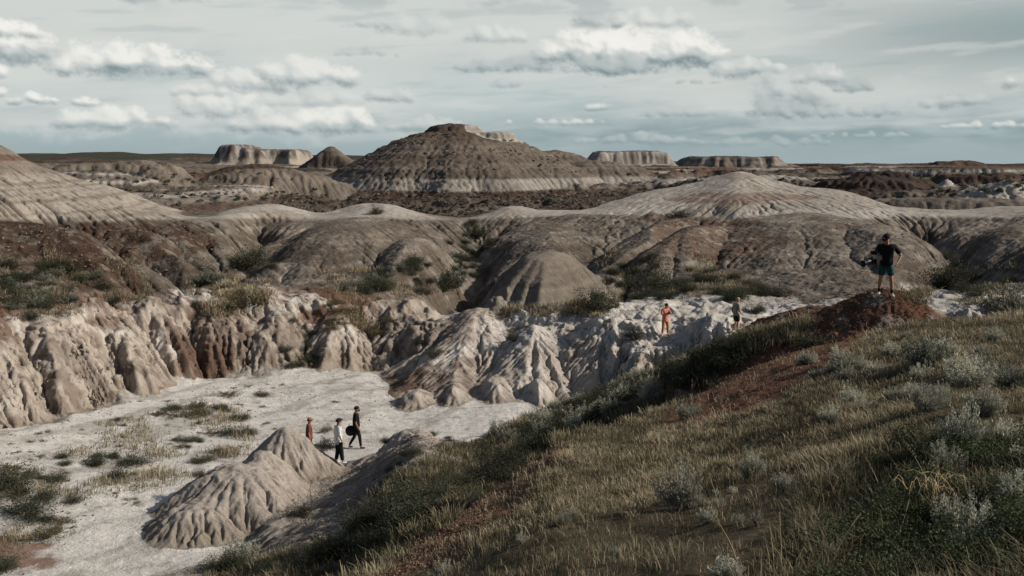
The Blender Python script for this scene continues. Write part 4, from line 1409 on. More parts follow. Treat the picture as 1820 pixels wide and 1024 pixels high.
notcone = lambda ii, jj: MID.kind[ii, jj] != 1
segok = lambda ii, jj: (MID.seg[ii, jj] < 4.6)
scatter('dark', MID, [(0, 800), (200, 740), (420, 700), (500, 740), (440, 800), (250, 860), (100, 960), (0, 1000)], 26, .3, .8, 'small dark shrub among the clumps on the wash', 'small dark shrubs on the wash', .6, notcone, 31)
scatter('dark', MID, [(640, 800), (740, 765), (830, 780), (800, 830), (700, 880), (620, 930)], 14, .3, .7, 'dark shrub on the low grey ridge beside the walkers', 'shrubs on the grey ridge', .6, None, 32)
scatter('dry', MID, [(0, 770), (250, 700), (500, 680), (620, 720), (560, 745), (420, 800), (300, 870), (120, 960), (0, 1000)], 70, .18, .5, 'small dry tuft on the pale wash floor', 'small tufts on the wash floor', .5, notcone, 1)
scatter('dark', MID, [(370, 1030), (430, 1005), (620, 975), (700, 900), (790, 840), (860, 780), (950, 745), (1060, 705), (1180, 655), (1300, 625), (1380, 612), (1190, 705), (985, 785), (880, 870), (760, 945), (650, 1015)], 100, .6, 1.25, 'dark scrubby bush in the hollow behind the red ridge', 'bushes in the hollow', .75, segok, 2)
scatter('dry', MID, [(600, 960), (720, 880), (850, 800), (1000, 745), (1180, 680), (1000, 780), (800, 915)], 40, .5, .9, 'brown dry bush in the hollow behind the red ridge', 'dry bushes in the hollow', .8, segok, 3)
scatter('sage', MID, [(860, 770), (950, 740), (1060, 700), (1200, 650), (1200, 705), (1000, 775), (900, 800)], 34, .6, 1.0, 'silver sagebrush among the bushes of the hollow', 'sagebrush in the hollow', .9, segok, 4)
scatter('dark', MID, [(0, 470), (120, 460), (210, 500), (260, 520), (200, 540), (110, 560), (0, 575)], 24, .7, 1.4, 'dark shrub on the reddish slope at the left edge', 'shrubs on the left slope', .7, None, 5)
scatter('grey', MID, [(0, 480), (120, 480), (210, 505), (150, 540), (0, 560)], 14, .7, 1.3, 'grey shrub on the reddish slope at the left edge', 'grey shrubs on the left slope', .7, None, 6)
scatter('dark', MID, [(350, 490), (480, 450), (500, 470), (420, 540), (340, 560)], 12, .7, 1.4, 'dark shrub around the left gully', 'shrubs around the left gully', .7, None, 7)
scatter('dark', MID, [(600, 520), (700, 480), (780, 440), (850, 390), (880, 440), (860, 480), (790, 530), (700, 540)], 44, .7, 1.5, 'dark shrub in the gully between the brown hills', 'shrubs in the middle gully', .75, None, 8)
scatter('grey', MID, [(600, 520), (700, 480), (780, 440), (850, 400), (860, 480), (790, 520)], 22, .7, 1.3, 'grey shrub in the gully between the brown hills', 'grey shrubs in the middle gully', .8, None, 9)
scatter('dark', MID, [(1090, 480), (1150, 440), (1230, 470), (1330, 500), (1400, 530), (1250, 530), (1060, 540), (1020, 550)], 50, .7, 1.4, 'dark shrub along the foot of the right brown hill', 'shrubs at the foot of the right hill', .75, None, 10)
scatter('dry', MID, [(560, 540), (700, 530), (700, 600), (600, 610)], 16, .7, 1.4, 'dry brown shrub on the ledges of the left bluff', 'dry shrubs on the left bluff', .6, None, 11)
scatter('dark', MID, [(1640, 500), (1660, 450), (1720, 450), (1820, 500), (1820, 530), (1700, 530)], 14, .8, 1.5, 'dark shrub in the right hand gully', 'shrubs in the right gully', .7, None, 12)
scatter('dark', MID, [(480, 580), (560, 560), (560, 650), (500, 660)], 8, .5, 1.1, 'dark shrub on the shaded part of the left bluff', 'shrubs on the shaded bluff', .7, None, 13)
scatter('dry', MID, [(860, 550), (1110, 535), (1150, 580), (900, 600)], 16, .4, .9, 'dry shrub on the white bluff top', 'dry shrubs on the bluff top', .7, None, 14)
scatter('sage', MID, [(1420, 640), (1700, 570), (1820, 560), (1820, 720), (1500, 740)], 22, .25, .55, 'little silver sage sprig in the upper grass', 'sage sprigs in the grass', .9, None, 15)
scatter('dark', MID, [(1220, 650), (1300, 610), (1380, 600), (1330, 650), (1200, 700)], 18, .6, 1.1, 'dark bush below the lip near the tan shirt person', 'bushes below the lip', .6, segok, 16)
scatter('sage', MID, [(1560, 620), (1820, 580), (1820, 740), (1600, 740)], 8, .45, .8, 'full pale sagebrush in the grass at the right', 'full sagebrush at the right', .9, None, 33)
scatter('sage', NEAR, [(1620, 700), (1820, 690), (1820, 1000), (1700, 1000)], 7, .3, .55, 'pale sagebrush among the dark leafy plants of the right corner', 'sagebrush in the right corner', 1.0, None, 34)
scatter('leafy', NEAR, [(1600, 760), (1900, 680), (1900, 1100), (1440, 1100), (1500, 960)], 60, .35, .7, 'leafy dark green plant in the near right corner', 'leafy plants in the corner', .8, None, 17)
scatter('sage', NEAR, [(1000, 800), (1500, 780), (1500, 1024), (900, 1024)], 12, .10, .25, 'tiny sage sprig in the near grass', 'tiny sage sprigs', 1.1, None, 18)


def far_scrub(poly, n, s0, s1, label, seed):
    """distant scrub nobody could count: one mass of leaf clumps"""
    rg = np.random.default_rng(seed)
    P, ii, jj = pick(FAR, poly, n * 2, rg)
    k = fbm2(P[:, 0] * .05, P[:, 1] * .05, 3, seed) + rg.normal(0, .15, len(P)) > .02
    P = P[k][:n]
    s = rg.uniform(s0, s1, len(P))
    q = 36
    c = np.repeat(P, q, 0)
    d = rg.normal(size=(len(c), 3)); d /= np.linalg.norm(d, axis=1, keepdims=True)
    ss = np.repeat(s, q)[:, None]
    off = d * rg.random((len(c), 1)) ** .4 * ss * .5
    off[:, 2] = np.abs(off[:, 2]) * .8
    dd = rg.normal(size=(len(c), 3)); dd /= np.linalg.norm(dd, axis=1, keepdims=True)
    V, F = leaves(c + off, dd, (ss * .32)[:, 0], (ss * .2)[:, 0], rg)
    t = rg.random(len(c))[:, None]
    cc = (DG * (1 - t) + GR2 * t) * .9
    o = mesh_from('scrub', V, F, M_GRASS, np.repeat(cc, 4, 0), smooth=False)
    tag(o, label, 'scrub', kind='stuff')


far_scrub([(480, 345), (600, 345), (1000, 350), (1150, 335), (1150, 370), (1000, 375), (800, 385), (560, 380)], 240, .4, 1.3, 'dark scrub over the rocky skirt of the big butte', 61)
far_scrub([(100, 300), (560, 300), (560, 350), (250, 375)], 90, .4, 1.3, 'dark scrub over the far broken ground at left', 62)
far_scrub([(1100, 300), (1820, 305), (1820, 345), (1450, 345), (1150, 330)], 130, .4, 1.3, 'dark scrub over the far broken ground at right', 63)
print('shrubs', plant_n, round(time.time() - T0, 1))


# ------------------------------------------------------------------ tall dry stalks
def tube(pts, rad, sides=4):
    V, F = [], []
    for i, p in enumerate(pts):
        rr_ = rad * (1 - .75 * i / (len(pts) - 1))
        for g in range(sides):
            a = 2 * math.pi * g / sides
            V.append((p[0] + math.cos(a) * rr_, p[1] + math.sin(a) * rr_ * .6, p[2] + math.sin(a) * rr_ * .5))
    for i in range(len(pts) - 1):
        for g in range(sides):
            a, b = i * sides + g, i * sides + (g + 1) % sides
            F.append((a, b, b + sides, a + sides))
    return V, F


ms_, nt_, b_ = new_mat('straw')
b_.inputs['Base Color'].default_value = (.40, .31, .18, 1)
nz = noise_node(nt_, 40, 2)
cr = nt_.nodes.new('ShaderNodeMixRGB'); nt_.links.new(nz.outputs[0], cr.inputs[0])
cr.inputs[1].default_value = (.26, .19, .10, 1); cr.inputs[2].default_value = (.46, .37, .23, 1)
nt_.links.new(cr.outputs[0], b_.inputs['Base Color'])
for (u, v, du, dv) in [(1655, 885, -34, -85), (1700, 900, -44, -70), (1310, 1015, -52, -110), (1172, 1020, -24, -56), (1378, 1020, -5, -75), (1390, 1015, -2, -100), (1275, 905, -18, -60), (1745, 870, -95, -40), (1600, 960, 20, -60), (1480, 1000, 50, -80), (1660, 960, 14, -70), (1560, 870, -20, -50)]:
    p = ground_at(u, v)
    rr_ = math.hypot(p[0], p[1])
    k = rr_ / FPX
    pts = []
    for q in range(7):
        t = q / 6
        pts.append((p[0] + du * k * t ** 1.5, p[1] + .1 * t * t, p[2] - dv * k * (t - .12 * t * t) * 1.1))
    V, F = tube(pts, .0045)
    # seed head
    Vh, Fh = [], []
    for q in range(9):
        t = .78 + .22 * q / 8
        i = len(V)
        cx_, cz_ = p[0] + du * k * t ** 1.5, p[2] - dv * k * (t - .12 * t * t) * 1.1
        cy_ = p[1] + .1 * t * t
        s = (-1) ** q
        V += [(cx_, cy_, cz_ - .006), (cx_ + s * .012, cy_ + .004, cz_ + .008), (cx_ + s * .006, cy_ - .004, cz_ + .03), (cx_, cy_, cz_ + .01)]
        F.append((i, i + 1, i + 2, i + 3))
    o = mesh_from('dry_grass_stalk', V, F, ms_)
    tag(o, 'tall bleached grass stalk standing above the near grass', 'grass stalk', 'tall dry stalks')
# a tangle of dead twigs in the corner
p = ground_at(1650, 900)
V, F = [], []
for q in range(26):
    a = random.uniform(0, math.pi * 2)
    L = random.uniform(.12, .38)
    b0 = (p[0] + random.uniform(-.25, .25), p[1] + random.uniform(-.2, .2), p[2] + random.uniform(.08, .2))
    pts = [(b0[0] + math.cos(a) * L * t, b0[1] + math.sin(a) * L * t * .6, b0[2] + .12 * math.sin(t * 3) + random.uniform(-.01, .01)) for t in (0, .25, .5, .75, 1)]
    v_, f_ = tube(pts, .005)
    F += [tuple(i + len(V) for i in f) for f in f_]
    V += v_
o = mesh_from('dead_twigs', V, F, ms_)
tag(o, 'tangle of bleached dead twigs lying in the grass near the right corner', 'twigs')
p = ground_at(553, 912)
V, F = tube([(p[0], p[1], p[2]), (p[0] + .02, p[1], p[2] + .4), (p[0] - .02, p[1], p[2] + .8), (p[0] + .03, p[1], p[2] + 1.0)], .02)
o = mesh_from('dead_stick', V, F, M_BARK)
tag(o, 'thin dead stick standing by the lone dark shrub on the grey slope', 'stick')


# ------------------------------------------------------------------ loose stones (uncountable)
def stones(name, Zn, poly, n, s0, s1, cA, cB, label, cond=None, seed=0, mat=None):
    rg = np.random.default_rng(seed + 77)
    P, ii, jj = pick(Zn, poly, n, rg, cond)
    n = len(P)
    if not n:
        return
    base = np.array([(1, 0, 0), (-1, 0, 0), (0, 1, 0), (0, -1, 0), (0, 0, 1), (0, 0, -1)], float)
    tri = np.array([(0, 2, 4), (2, 1, 4), (1, 3, 4), (3, 0, 4), (2, 0, 5), (1, 2, 5), (3, 1, 5), (0, 3, 5)])
    s = s0 * (s1 / s0) ** (rg.random(n) ** 2.0)
    V = base[None] * rg.uniform(.55, 1.2, (n, 6, 1)) * np.stack([s, s * rg.uniform(.6, 1, n), s * rg.uniform(.4, .85, n)], 1)[:, None]
    a = rg.uniform(0, 6.28, n)
    ca, sa = np.cos(a)[:, None], np.sin(a)[:, None]
    V = np.stack([V[..., 0] * ca - V[..., 1] * sa + .2 * V[..., 2], V[..., 0] * sa + V[..., 1] * ca, V[..., 2] + .3 * V[..., 0]], -1)
    jit = rg.normal(0, 1, (n, 2)) * np.hypot(P[:, 0], P[:, 1])[:, None] * .0007
    P[:, :2] += jit
    P[:, 2] += s * .1
    V = V + P[:, None]
    F = (np.arange(n)[:, None, None] * 6 + tri[None]).reshape(-1, 3)
    t = rg.random(n)[:, None]
    c = np.repeat(cA * (1 - t) + cB * t, 6, 0)
    o = mesh_from(name, V.reshape(-1, 3), F, mat or m_mid, c, smooth=False)
    tag(o, label, 'stones', kind='stuff')


A_ = np.array
stones('gravel', MID, [(1380, 590), (1480, 540), (1560, 505), (1640, 530), (1660, 570), (1500, 590)], 3200, .008, .045, A_([.08, .045, .032]), A_([.20, .14, .105]), 'reddish shale chips over the mound under the cameraman', lambda i, j: MID.kind[i, j] == 3, 1)
stones('gravel', MID, [(1180, 735), (1300, 672), (1390, 600), (1500, 596), (1480, 640), (1400, 690), (1300, 740)], 4000, .01, .04, A_([.12, .06, .04]), A_([.24, .14, .09]), 'reddish shale chips on the bare patch of the near slope', lambda i, j: MID.seg[i, j] < 3, 2)
stones('gravel', MID, [(600, 1040), (800, 925), (985, 785), (1010, 800), (900, 900), (760, 1024)], 5000, .01, .045, A_([.12, .065, .045]), A_([.28, .19, .13]), 'reddish shale chips along the red ridge', lambda i, j: MID.seg[i, j] < 3, 3)
stones('pebbles', MID, [(0, 770), (260, 690), (500, 670), (720, 680), (740, 740), (560, 760), (400, 820), (200, 900), (60, 1024), (0, 1024)], 2600, .012, .07, A_([.12, .085, .06]), A_([.36, .31, .26]), 'small brown pebbles and clods over the pale wash', notcone, 4)
stones('pebbles', MID, [(500, 900), (600, 840), (740, 765), (820, 775), (700, 880), (560, 960)], 3500, .015, .07, A_([.12, .095, .075]), A_([.42, .37, .31]), 'small clods on the grey dirt slope', segok, 5)
stones('boulders', FAR, [(600, 300), (700, 250), (760, 225), (900, 245), (1000, 280), (1060, 310), (800, 300)], 600, .1, .7, A_([.10, .08, .06]), A_([.24, .20, .16]), 'fallen sandstone blocks over the big butte', lambda i, j: rng.random(len(i)) < sstep(-.2, .3, n2(FAR.P[i, j, 0] * .1, FAR.P[i, j, 2] * .4, 501)), 6)
stones('boulders', FAR, [(480, 350), (600, 338), (1060, 335), (1150, 350), (1000, 375), (700, 388), (520, 375)], 1500, .1, .6, A_([.06, .05, .04]), A_([.18, .155, .13]), 'grey rubble on the dark skirt below the big butte', None, 7)
stones('rubble', MID, [(560, 400), (900, 395), (1100, 390), (1100, 500), (860, 470), (600, 500)], 4000, .015, .11, A_([.14, .11, .085]), A_([.30, .255, .205]), 'crumbled clods on the brown hills of the middle', lambda i, j: MID.kind[i, j] != 11, 8)
stones('rubble', MID, [(1100, 390), (1650, 390), (1700, 500), (1400, 540), (1150, 500)], 5000, .015, .11, A_([.14, .11, .085]), A_([.30, .255, .205]), 'crumbled clods on the big brown hill at right', None, 9)
stones('rubble', MID, [(0, 400), (400, 400), (430, 480), (250, 500), (0, 540)], 2600, .02, .15, A_([.12, .08, .06]), A_([.30, .255, .205]), 'crumbled clods on the brown slope at left', None, 10)
stones('rubble', MID, [(0, 560), (300, 520), (700, 530), (1100, 590), (1400, 560), (1100, 690), (700, 680), (300, 670), (0, 740)], 2500, .015, .08, A_([.2, .14, .10]), A_([.5, .45, .38]), 'crumbled clods caught on the bluffs', None, 11)
print('stones', round(time.time() - T0, 1))
# ------------------------------------------------------------------ PEOPLE
def plain(name, c, rough=.85, var=.15, scale=20):
    m, nt, b = new_mat(name)
    n = noise_node(nt, scale, 3)
    x = nt.nodes.new('ShaderNodeMixRGB')
    x.inputs[1].default_value = tuple(q * (1 - var) for q in c) + (1,)
    x.inputs[2].default_value = tuple(q * (1 + var) for q in c) + (1,)
    nt.links.new(n.outputs[0], x.inputs[0]); nt.links.new(x.outputs[0], b.inputs['Base Color'])
    b.inputs['Roughness'].default_value = rough
    return m


M = dict(skin=plain('skin', (.42, .24, .16), .6, .08), skin2=plain('tanned_skin', (.34, .17, .10), .6, .08), black=plain('black_cloth', (.012, .012, .014)), navy=plain('dark_cap', (.018, .022, .04)),
         teal=plain('teal_cloth', (.03, .075, .085)), white=plain('white_leather', (.7, .7, .68), .6, .05), pink=plain('pink_cloth', (.62, .22, .17)), orange=plain('tan_cloth', (.42, .23, .10)),
         grey=plain('taupe_cloth', (.28, .235, .20)), rust=plain('rust_cloth', (.17, .065, .045)), brown=plain('brown_hair', (.03, .018, .012)), hairg=plain('fair_hair', (.30, .24, .20)),
         rustcap=plain('faded_red_cap', (.30, .13, .09)), plastic=plain('black_plastic', (.015, .015, .017), .35), metal=plain('grey_metal', (.2, .2, .21), .35), sole=plain('dark_shoe', (.03, .03, .035)),
         logo=plain('white_print', (.75, .75, .73)), eye=plain('eye', (.02, .015, .012), .3))
mp_, nt_, b_ = new_mat('printed_white_cloth')
nz = noise_node(nt_, 7.0, 2, .5)
cr = nt_.nodes.new('ShaderNodeValToRGB')
cr.color_ramp.elements[0].position = .36; cr.color_ramp.elements[0].color = (.03, .035, .05, 1)
cr.color_ramp.elements[1].position = .41; cr.color_ramp.elements[1].color = (.72, .72, .70, 1)
nt_.links.new(nz.outputs[0], cr.inputs[0]); nt_.links.new(cr.outputs[0], b_.inputs['Base Color'])
M['print'] = mp_


def skin_obj(name, chains, mat, parent, sub=2, label=None):
    """chains: list of (points, radii, links or None); every chain is an island rooted at its first vertex"""
    V, E, Rr, roots = [], [], [], []
    for pts, rad, links in chains:
        b = len(V)
        V += [tuple(p) for p in pts]
        Rr += list(rad)
        roots.append(b)
        E += [(b + i, b + j) for i, j in (links or [(i, i + 1) for i in range(len(pts) - 1)])]
    me = bpy.data.meshes.new(name)
    me.from_pydata(V, E, [])
    o = bpy.data.objects.new(name, me)
    COL.objects.link(o)
    md = o.modifiers.new('skin', 'SKIN')
    md.use_smooth_shade = True
    if not me.skin_vertices:
        with bpy.context.temp_override(object=o, active_object=o):
            bpy.ops.mesh.customdata_skin_add()
    sv = me.skin_vertices[0].data
    for i, q in enumerate(Rr):
        sv[i].radius = q if isinstance(q, tuple) else (q, q)
        sv[i].use_root = i in roots
    s = o.modifiers.new('sub', 'SUBSURF'); s.levels = sub; s.render_levels = sub
    dg = bpy.context.evaluated_depsgraph_get()
    dg.update()
    m2 = bpy.data.meshes.new_from_object(o.evaluated_get(dg))
    m2.name = name
    bpy.data.objects.remove(o)
    for f in m2.polygons:
        f.use_smooth = True
    m2.materials.clear(); m2.materials.append(mat)
    o = bpy.data.objects.new(name, m2)
    COL.objects.link(o)
    o.parent = parent
    if label: o['label'] = label
    return o


def v3_(*a):
    return np.array(a, float)


def lerp(a, b, t):
    return a + (b - a) * t


def ellipsoid(c, r, seg=16, rings=10, zmin=-1, zmax=1):
    V, F = [], []
    for i in range(rings + 1):
        zc = math.sin(lerp(math.asin(zmin), math.asin(zmax), i / rings))
        q = math.sqrt(max(0, 1 - zc * zc))
        for j in range(seg):
            a = 2 * math.pi * j / seg
            V.append((c[0] + r[0] * q * math.cos(a), c[1] + r[1] * q * math.sin(a), c[2] + r[2] * zc))
    for i in range(rings):
        for j in range(seg):
            F.append((i * seg + j, i * seg + (j + 1) % seg, (i + 1) * seg + (j + 1) % seg, (i + 1) * seg + j))
    return np.array(V), np.array(F)


def hand(w, d, spread, curl, side):
    """palm and five fingers from the wrist w towards d; returns palm points and finger chains"""
    d = d / np.linalg.norm(d)
    s = np.cross(d, spread); s /= np.linalg.norm(s)
    n = np.cross(s, d)
    palm = [w, w + d * .05, w + d * .085]
    ch = []
    for k, (off, L) in enumerate(((-.028, .068), (-.010, .078), (.010, .074), (.027, .058))):
        b = w + d * .075 + s * off
        p1 = b + d * L * .4 + n * curl * .012
        p2 = p1 + d * L * .28 + n * curl * .026
        p3 = p2 + d * L * .16 + n * curl * .03
        ch.append(([b, p1, p2, p3], [.010, .009, .0085, .0075], None))
    b = w + d * .03 - s * .026
    ch.append(([b, b - s * .026 + d * .026, b - s * .034 + d * .05 + n * .01 * curl], [.012, .010, .009], None))
    return palm, ch


def person(name, label, foot, yaw, height, J, skin, wear, head_turn=0., head_tilt=0., sink=0.0):
    """J: joint positions in body space (x right of the body, y forward, z up; metres for a 1.75 m adult)"""
    root = bpy.data.objects.new('person', None)
    root.empty_display_size = .2
    COL.objects.link(root)
    tag(root, label, 'person')
    legc = wear['legs'][1] if 'legs' in wear else 0
    slv = wear['top'][2] if 'top' in wear else 0
    k = height / 1.75
    g = lambda n: v3_(*J[n])
    hip, chest, neck = g('hip'), g('chest'), g('neck')
    fwd = v3_(math.sin(head_turn), math.cos(head_turn), -math.sin(head_tilt)); fwd /= np.linalg.norm(fwd)
    hb = neck + v3_(fwd[0] * .02, fwd[1] * .02 + .01, .075)
    hc = hb + v3_(fwd[0] * .01, fwd[1] * .01, .075)
    ht = hc + v3_(-fwd[0] * .01, -fwd[1] * .01, .055)
    pts, rad, lk = [], [], []

    def add(p, r_, to=None):
        pts.append(p); rad.append(r_)
        if to is not None:
            lk.append((to, len(pts) - 1))
        return len(pts) - 1
    a = add(hip, (.115, .085))
    b = add(lerp(hip, chest, .45), (.11, .085), a)
    c = add(chest, (.135, .095), b)
    n_ = add(neck, (.058, .058), add(lerp(chest, neck, .7), (.085, .075), c))
    h0 = add(hb, (.070, .078), n_)
    h1 = add(hc, (.083, .100), h0)
    add(ht, (.062, .078), h1)
    fingers = []
    for sd, s in (('L', -1), ('R', 1)):
        sh, el, wr = g('sh' + sd), g('el' + sd), g('wr' + sd)
        i = add(sh, (.052, .052), c)
        i = add(lerp(sh, el, .5), (.040, .040), i)
        i = add(el, (.037, .037), i)
        i = add(lerp(el, wr, .4), (.036, .036), i)
        i = add(wr, (.024, .022), i)
        d = wr - el
        d = d / np.linalg.norm(d) + v3_(0, .15, 0)
        palm, ch = hand(wr, d, v3_(0, 0, 1) if abs(d[2]) < .8 else v3_(0, 1, 0), 1.0, s)
        i = add(palm[1], (.034, .016), i)
        add(palm[2], (.030, .013), i)
        fingers += ch
        th, kn, an, to = g('th' + sd), g('kn' + sd), g('an' + sd), g('to' + sd)
        i = add(th, (.070, .070), a)
        i = add(lerp(th, kn, .5), (.060, .060), i)
        lo_ = .75 if legc > 1 else 1
        i = add(kn, (.053 * lo_, .056 * lo_), i)
        i = add(lerp(kn, an, .33), (.054 * lo_, .058 * lo_), i)
        i = add(an, (.034, .036), i)
        add(lerp(an, to, .8) - v3_(0, 0, .02), (.032, .024), i)
    side = np.cross(fwd, v3_(0, 0, 1)); side /= np.linalg.norm(side)
    up = np.cross(side, fwd)
    nose = ([hc + fwd * .07, hc + fwd * .103 - up * .012, hc + fwd * .112 - up * .034], [.014, .012, .013], None)
    ears = [([hc + side * s * .070 - up * .01, hc + side * s * .088 + up * .012 - fwd * .008, hc + side * s * .086 - up * .03], [.009, .010, .008], None) for s in (-1, 1)]
    lips = ([hc + fwd * .088 - up * .062 - side * .022, hc + fwd * .098 - up * .060, hc + fwd * .088 - up * .062 + side * .022], [.007, .009, .007], None)
    body = skin_obj('body', [(pts, rad, lk)] + fingers + [nose, lips] + ears, skin, root)
    eV, eF = [], []
    for s in (-1, 1):
        c_ = hc + fwd * .090 + side * s * .030 + up * .004
        V, F = ellipsoid(c_, (.012, .009, .009), 8, 6)
        mesh_from('eye', V, F, M['eye'], parent=root)

    # clothing
    if 'top' in wear:
        mat, hem, sleeve, lab = wear['top']
        tp, tr, tl = [], [], []

        def ad(p, r_, to=None):
            tp.append(p); tr.append(r_)
            if to is not None:
                tl.append((to, len(tp) - 1))
            return len(tp) - 1
        lo = hip + v3_(0, 0, -hem)
        i0 = ad(lo, (.195, .165))
        i0 = ad(lo + v3_(0, 0, .03), (.195, .165), i0)
        i1 = ad(lerp(hip, chest, .3), (.185, .155), i0)
        i2 = ad(lerp(hip, chest, .7), (.190, .155), i1)
        i3 = ad(chest + v3_(0, 0, .03), (.205, .15), i2)
        ad(lerp(chest, neck, .84), (.095, .09), i3)
        for sd in 'LR':
            sh, el, wr = g('sh' + sd), g('el' + sd), g('wr' + sd)
            j = ad(sh, (.080, .080), i3)
            if sleeve <= 1:
                j = ad(lerp(sh, el, sleeve * .9), (.070, .070), j)
                ad(lerp(sh, el, sleeve), (.070, .070), j)
            else:
                j = ad(el, (.054, .054), j)
                ad(lerp(el, wr, sleeve - 1), (.046, .046), j)
        skin_obj('shirt', [(tp, tr, tl)], mat, root, label=lab)
    if 'legs' in wear:
        mat, cover, loose, lab = wear['legs']
        tp, tr, tl = [hip + v3_(0, 0, .06), hip + v3_(0, 0, -.02)], [(.175, .145), (.182, .15)], [(0, 1)]
        for sd in 'LR':
            th, kn, an = g('th' + sd), g('kn' + sd), g('an' + sd)
            tp.append(th); tr.append((.112 + loose, .114 + loose)); tl.append((1, len(tp) - 1))
            if cover <= 1:
                tp.append(lerp(th, kn, cover * .55)); tr.append((.097 + loose,) * 2); tl.append((len(tp) - 2, len(tp) - 1))
                tp.append(lerp(th, kn, cover)); tr.append((.088 + loose,) * 2); tl.append((len(tp) - 2, len(tp) - 1))
            else:
                for t_, rr_ in ((.5, .100), (1, .080)):
                    tp.append(lerp(th, kn, t_)); tr.append((rr_ + loose,) * 2); tl.append((len(tp) - 2, len(tp) - 1))
                for t_, rr_ in (((cover - 1) * .4, .074), ((cover - 1) * .9, .060), (cover - 1, .060)):
                    tp.append(lerp(kn, an, t_)); tr.append((rr_ + loose,) * 2); tl.append((len(tp) - 2, len(tp) - 1))
        skin_obj(wear.get('legname', 'trousers'), [(tp, tr, tl)], mat, root, label=lab)
    if 'shoes' in wear:
        for sd in 'LR':
            an, to = g('an' + sd), g('to' + sd)
            heel = an + (an - to) * .25 + v3_(0, 0, -.045)
            mid_ = lerp(an, to, .5) + v3_(0, 0, -.02)
            skin_obj('shoe', [([heel, mid_, to], [(.040, .040), (.042, .036), (.036, .026)], None)], wear['shoes'], root)
    if 'socks' in wear:
        for sd in 'LR':
            kn, an = g('kn' + sd), g('an' + sd)
            skin_obj('sock', [([lerp(kn, an, .62), lerp(kn, an, .82), an], [.050, .045, .042], None)], wear['socks'], root)

    def orient(V, c_):
        q = V - c_
        return c_ + q[:, :1] * side + q[:, 1:2] * fwd + q[:, 2:3] * up
    if 'hair' in wear:
        V, F = ellipsoid(hc + v3_(0, 0, 0), (.093, .108, .098), 18, 10, -.25, 1)
        V = orient(V, hc) - fwd * .014 + up * .018
        mesh_from('hair', V, F, wear['hair'], parent=root)
    if 'beard' in wear:
        V, F = ellipsoid(hc, (.062, .058, .045), 14, 8)
        V = orient(V, hc) + fwd * .052 - up * .078
        mesh_from('beard', V, F, wear['beard'], parent=root)
    if 'cap' in wear:
        V, F = ellipsoid(hc, (.097, .114, .092), 20, 9, 0, 1)
        V = orient(V, hc) + up * .032 - fwd * .006
        cp = mesh_from('cap', V, F, wear['cap'], parent=root)
        bV, bF = [], []
        for i in range(9):
            a_ = lerp(-1.15, 1.15, i / 8)
            for q, rr_ in enumerate((.095, .175)):
                for zq in (0, .008):
                    bV.append(hc + side * math.sin(a_) * (.090 if q == 0 else .075) + fwd * (math.cos(a_) * (.100 if q == 0 else .085) + (.085 if q else 0)) + up * (.036 + zq - .012 * q))
        for i in range(8):
            b0 = i * 4
            for x, y in ((0, 2), (3, 1), (2, 3), (1, 0)):
                bF.append((b0 + x, b0 + y, b0 + 4 + y, b0 + 4 + x))
        br = mesh_from('brim', np.array(bV), np.array(bF), wear['cap'])
        br.parent = cp
        if 'caplogo' in wear:
            lv = [hc + fwd * (.108 - .004 * abs(sx)) + side * sx * .024 + up * uz for sx, uz in ((-1, .055), (1, .055), (1, .085), (-1, .085), (0, .098))]
            lg = mesh_from('cap_badge', np.array([lv[0], lv[1], lv[2], lv[3]]) + fwd * .004, np.array([[0, 1, 2, 3]]), wear['caplogo'])
            lg.parent = cp
    root.location = foot
    root.location[2] -= sink
    root.scale = (k, k, k)
    root.rotation_euler = (0, 0, yaw)
    bpy.context.view_layer.update()
    return root


def J_stand(**kw):
    J = dict(hip=(0, 0, .95), chest=(0, .01, 1.27), neck=(0, .01, 1.47),
             shL=(-.19, 0, 1.38), shR=(.19, 0, 1.38), elL=(-.25, -.02, 1.10), elR=(.25, -.02, 1.10), wrL=(-.25, .06, .86), wrR=(.25, .06, .86),
             thL=(-.09, 0, .88), thR=(.09, 0, .88), knL=(-.10, .03, .50), knR=(.10, .03, .50), anL=(-.11, 0, .085), anR=(.11, 0, .085), toL=(-.13, .17, .035), toR=(.13, .17, .035))
    J.update(kw)
    return J


def foot_at(u, v):
    p = ground_at(u, v)
    return [float(p[0]), float(p[1]), float(p[2])]


def yaw_face(deg):
    """0: facing away from the camera, 90: facing the left of the photo, 180: facing the camera"""
    return math.radians(deg)


def boxy(name, parts, mat, parent, bev=.004):
    """bevelled boxes joined in one mesh: (centre, size, turn about z)"""
    bm = bmesh.new()
    for c, s, rz in parts:
        r_ = bmesh.ops.create_cube(bm, size=1)
        for v in r_['verts']:
            x, y, z_ = v.co.x * s[0], v.co.y * s[1], v.co.z * s[2]
            v.co = (c[0] + x * math.cos(rz) - y * math.sin(rz), c[1] + x * math.sin(rz) + y * math.cos(rz), c[2] + z_)
    bmesh.ops.bevel(bm, geom=bm.edges[:], offset=bev, segments=2, affect='EDGES')
    me = bpy.data.meshes.new(name)
    bm.to_mesh(me); bm.free()
    me.materials.append(mat)
    o = bpy.data.objects.new(name, me)
    COL.objects.link(o)
    o.parent = parent
    return o


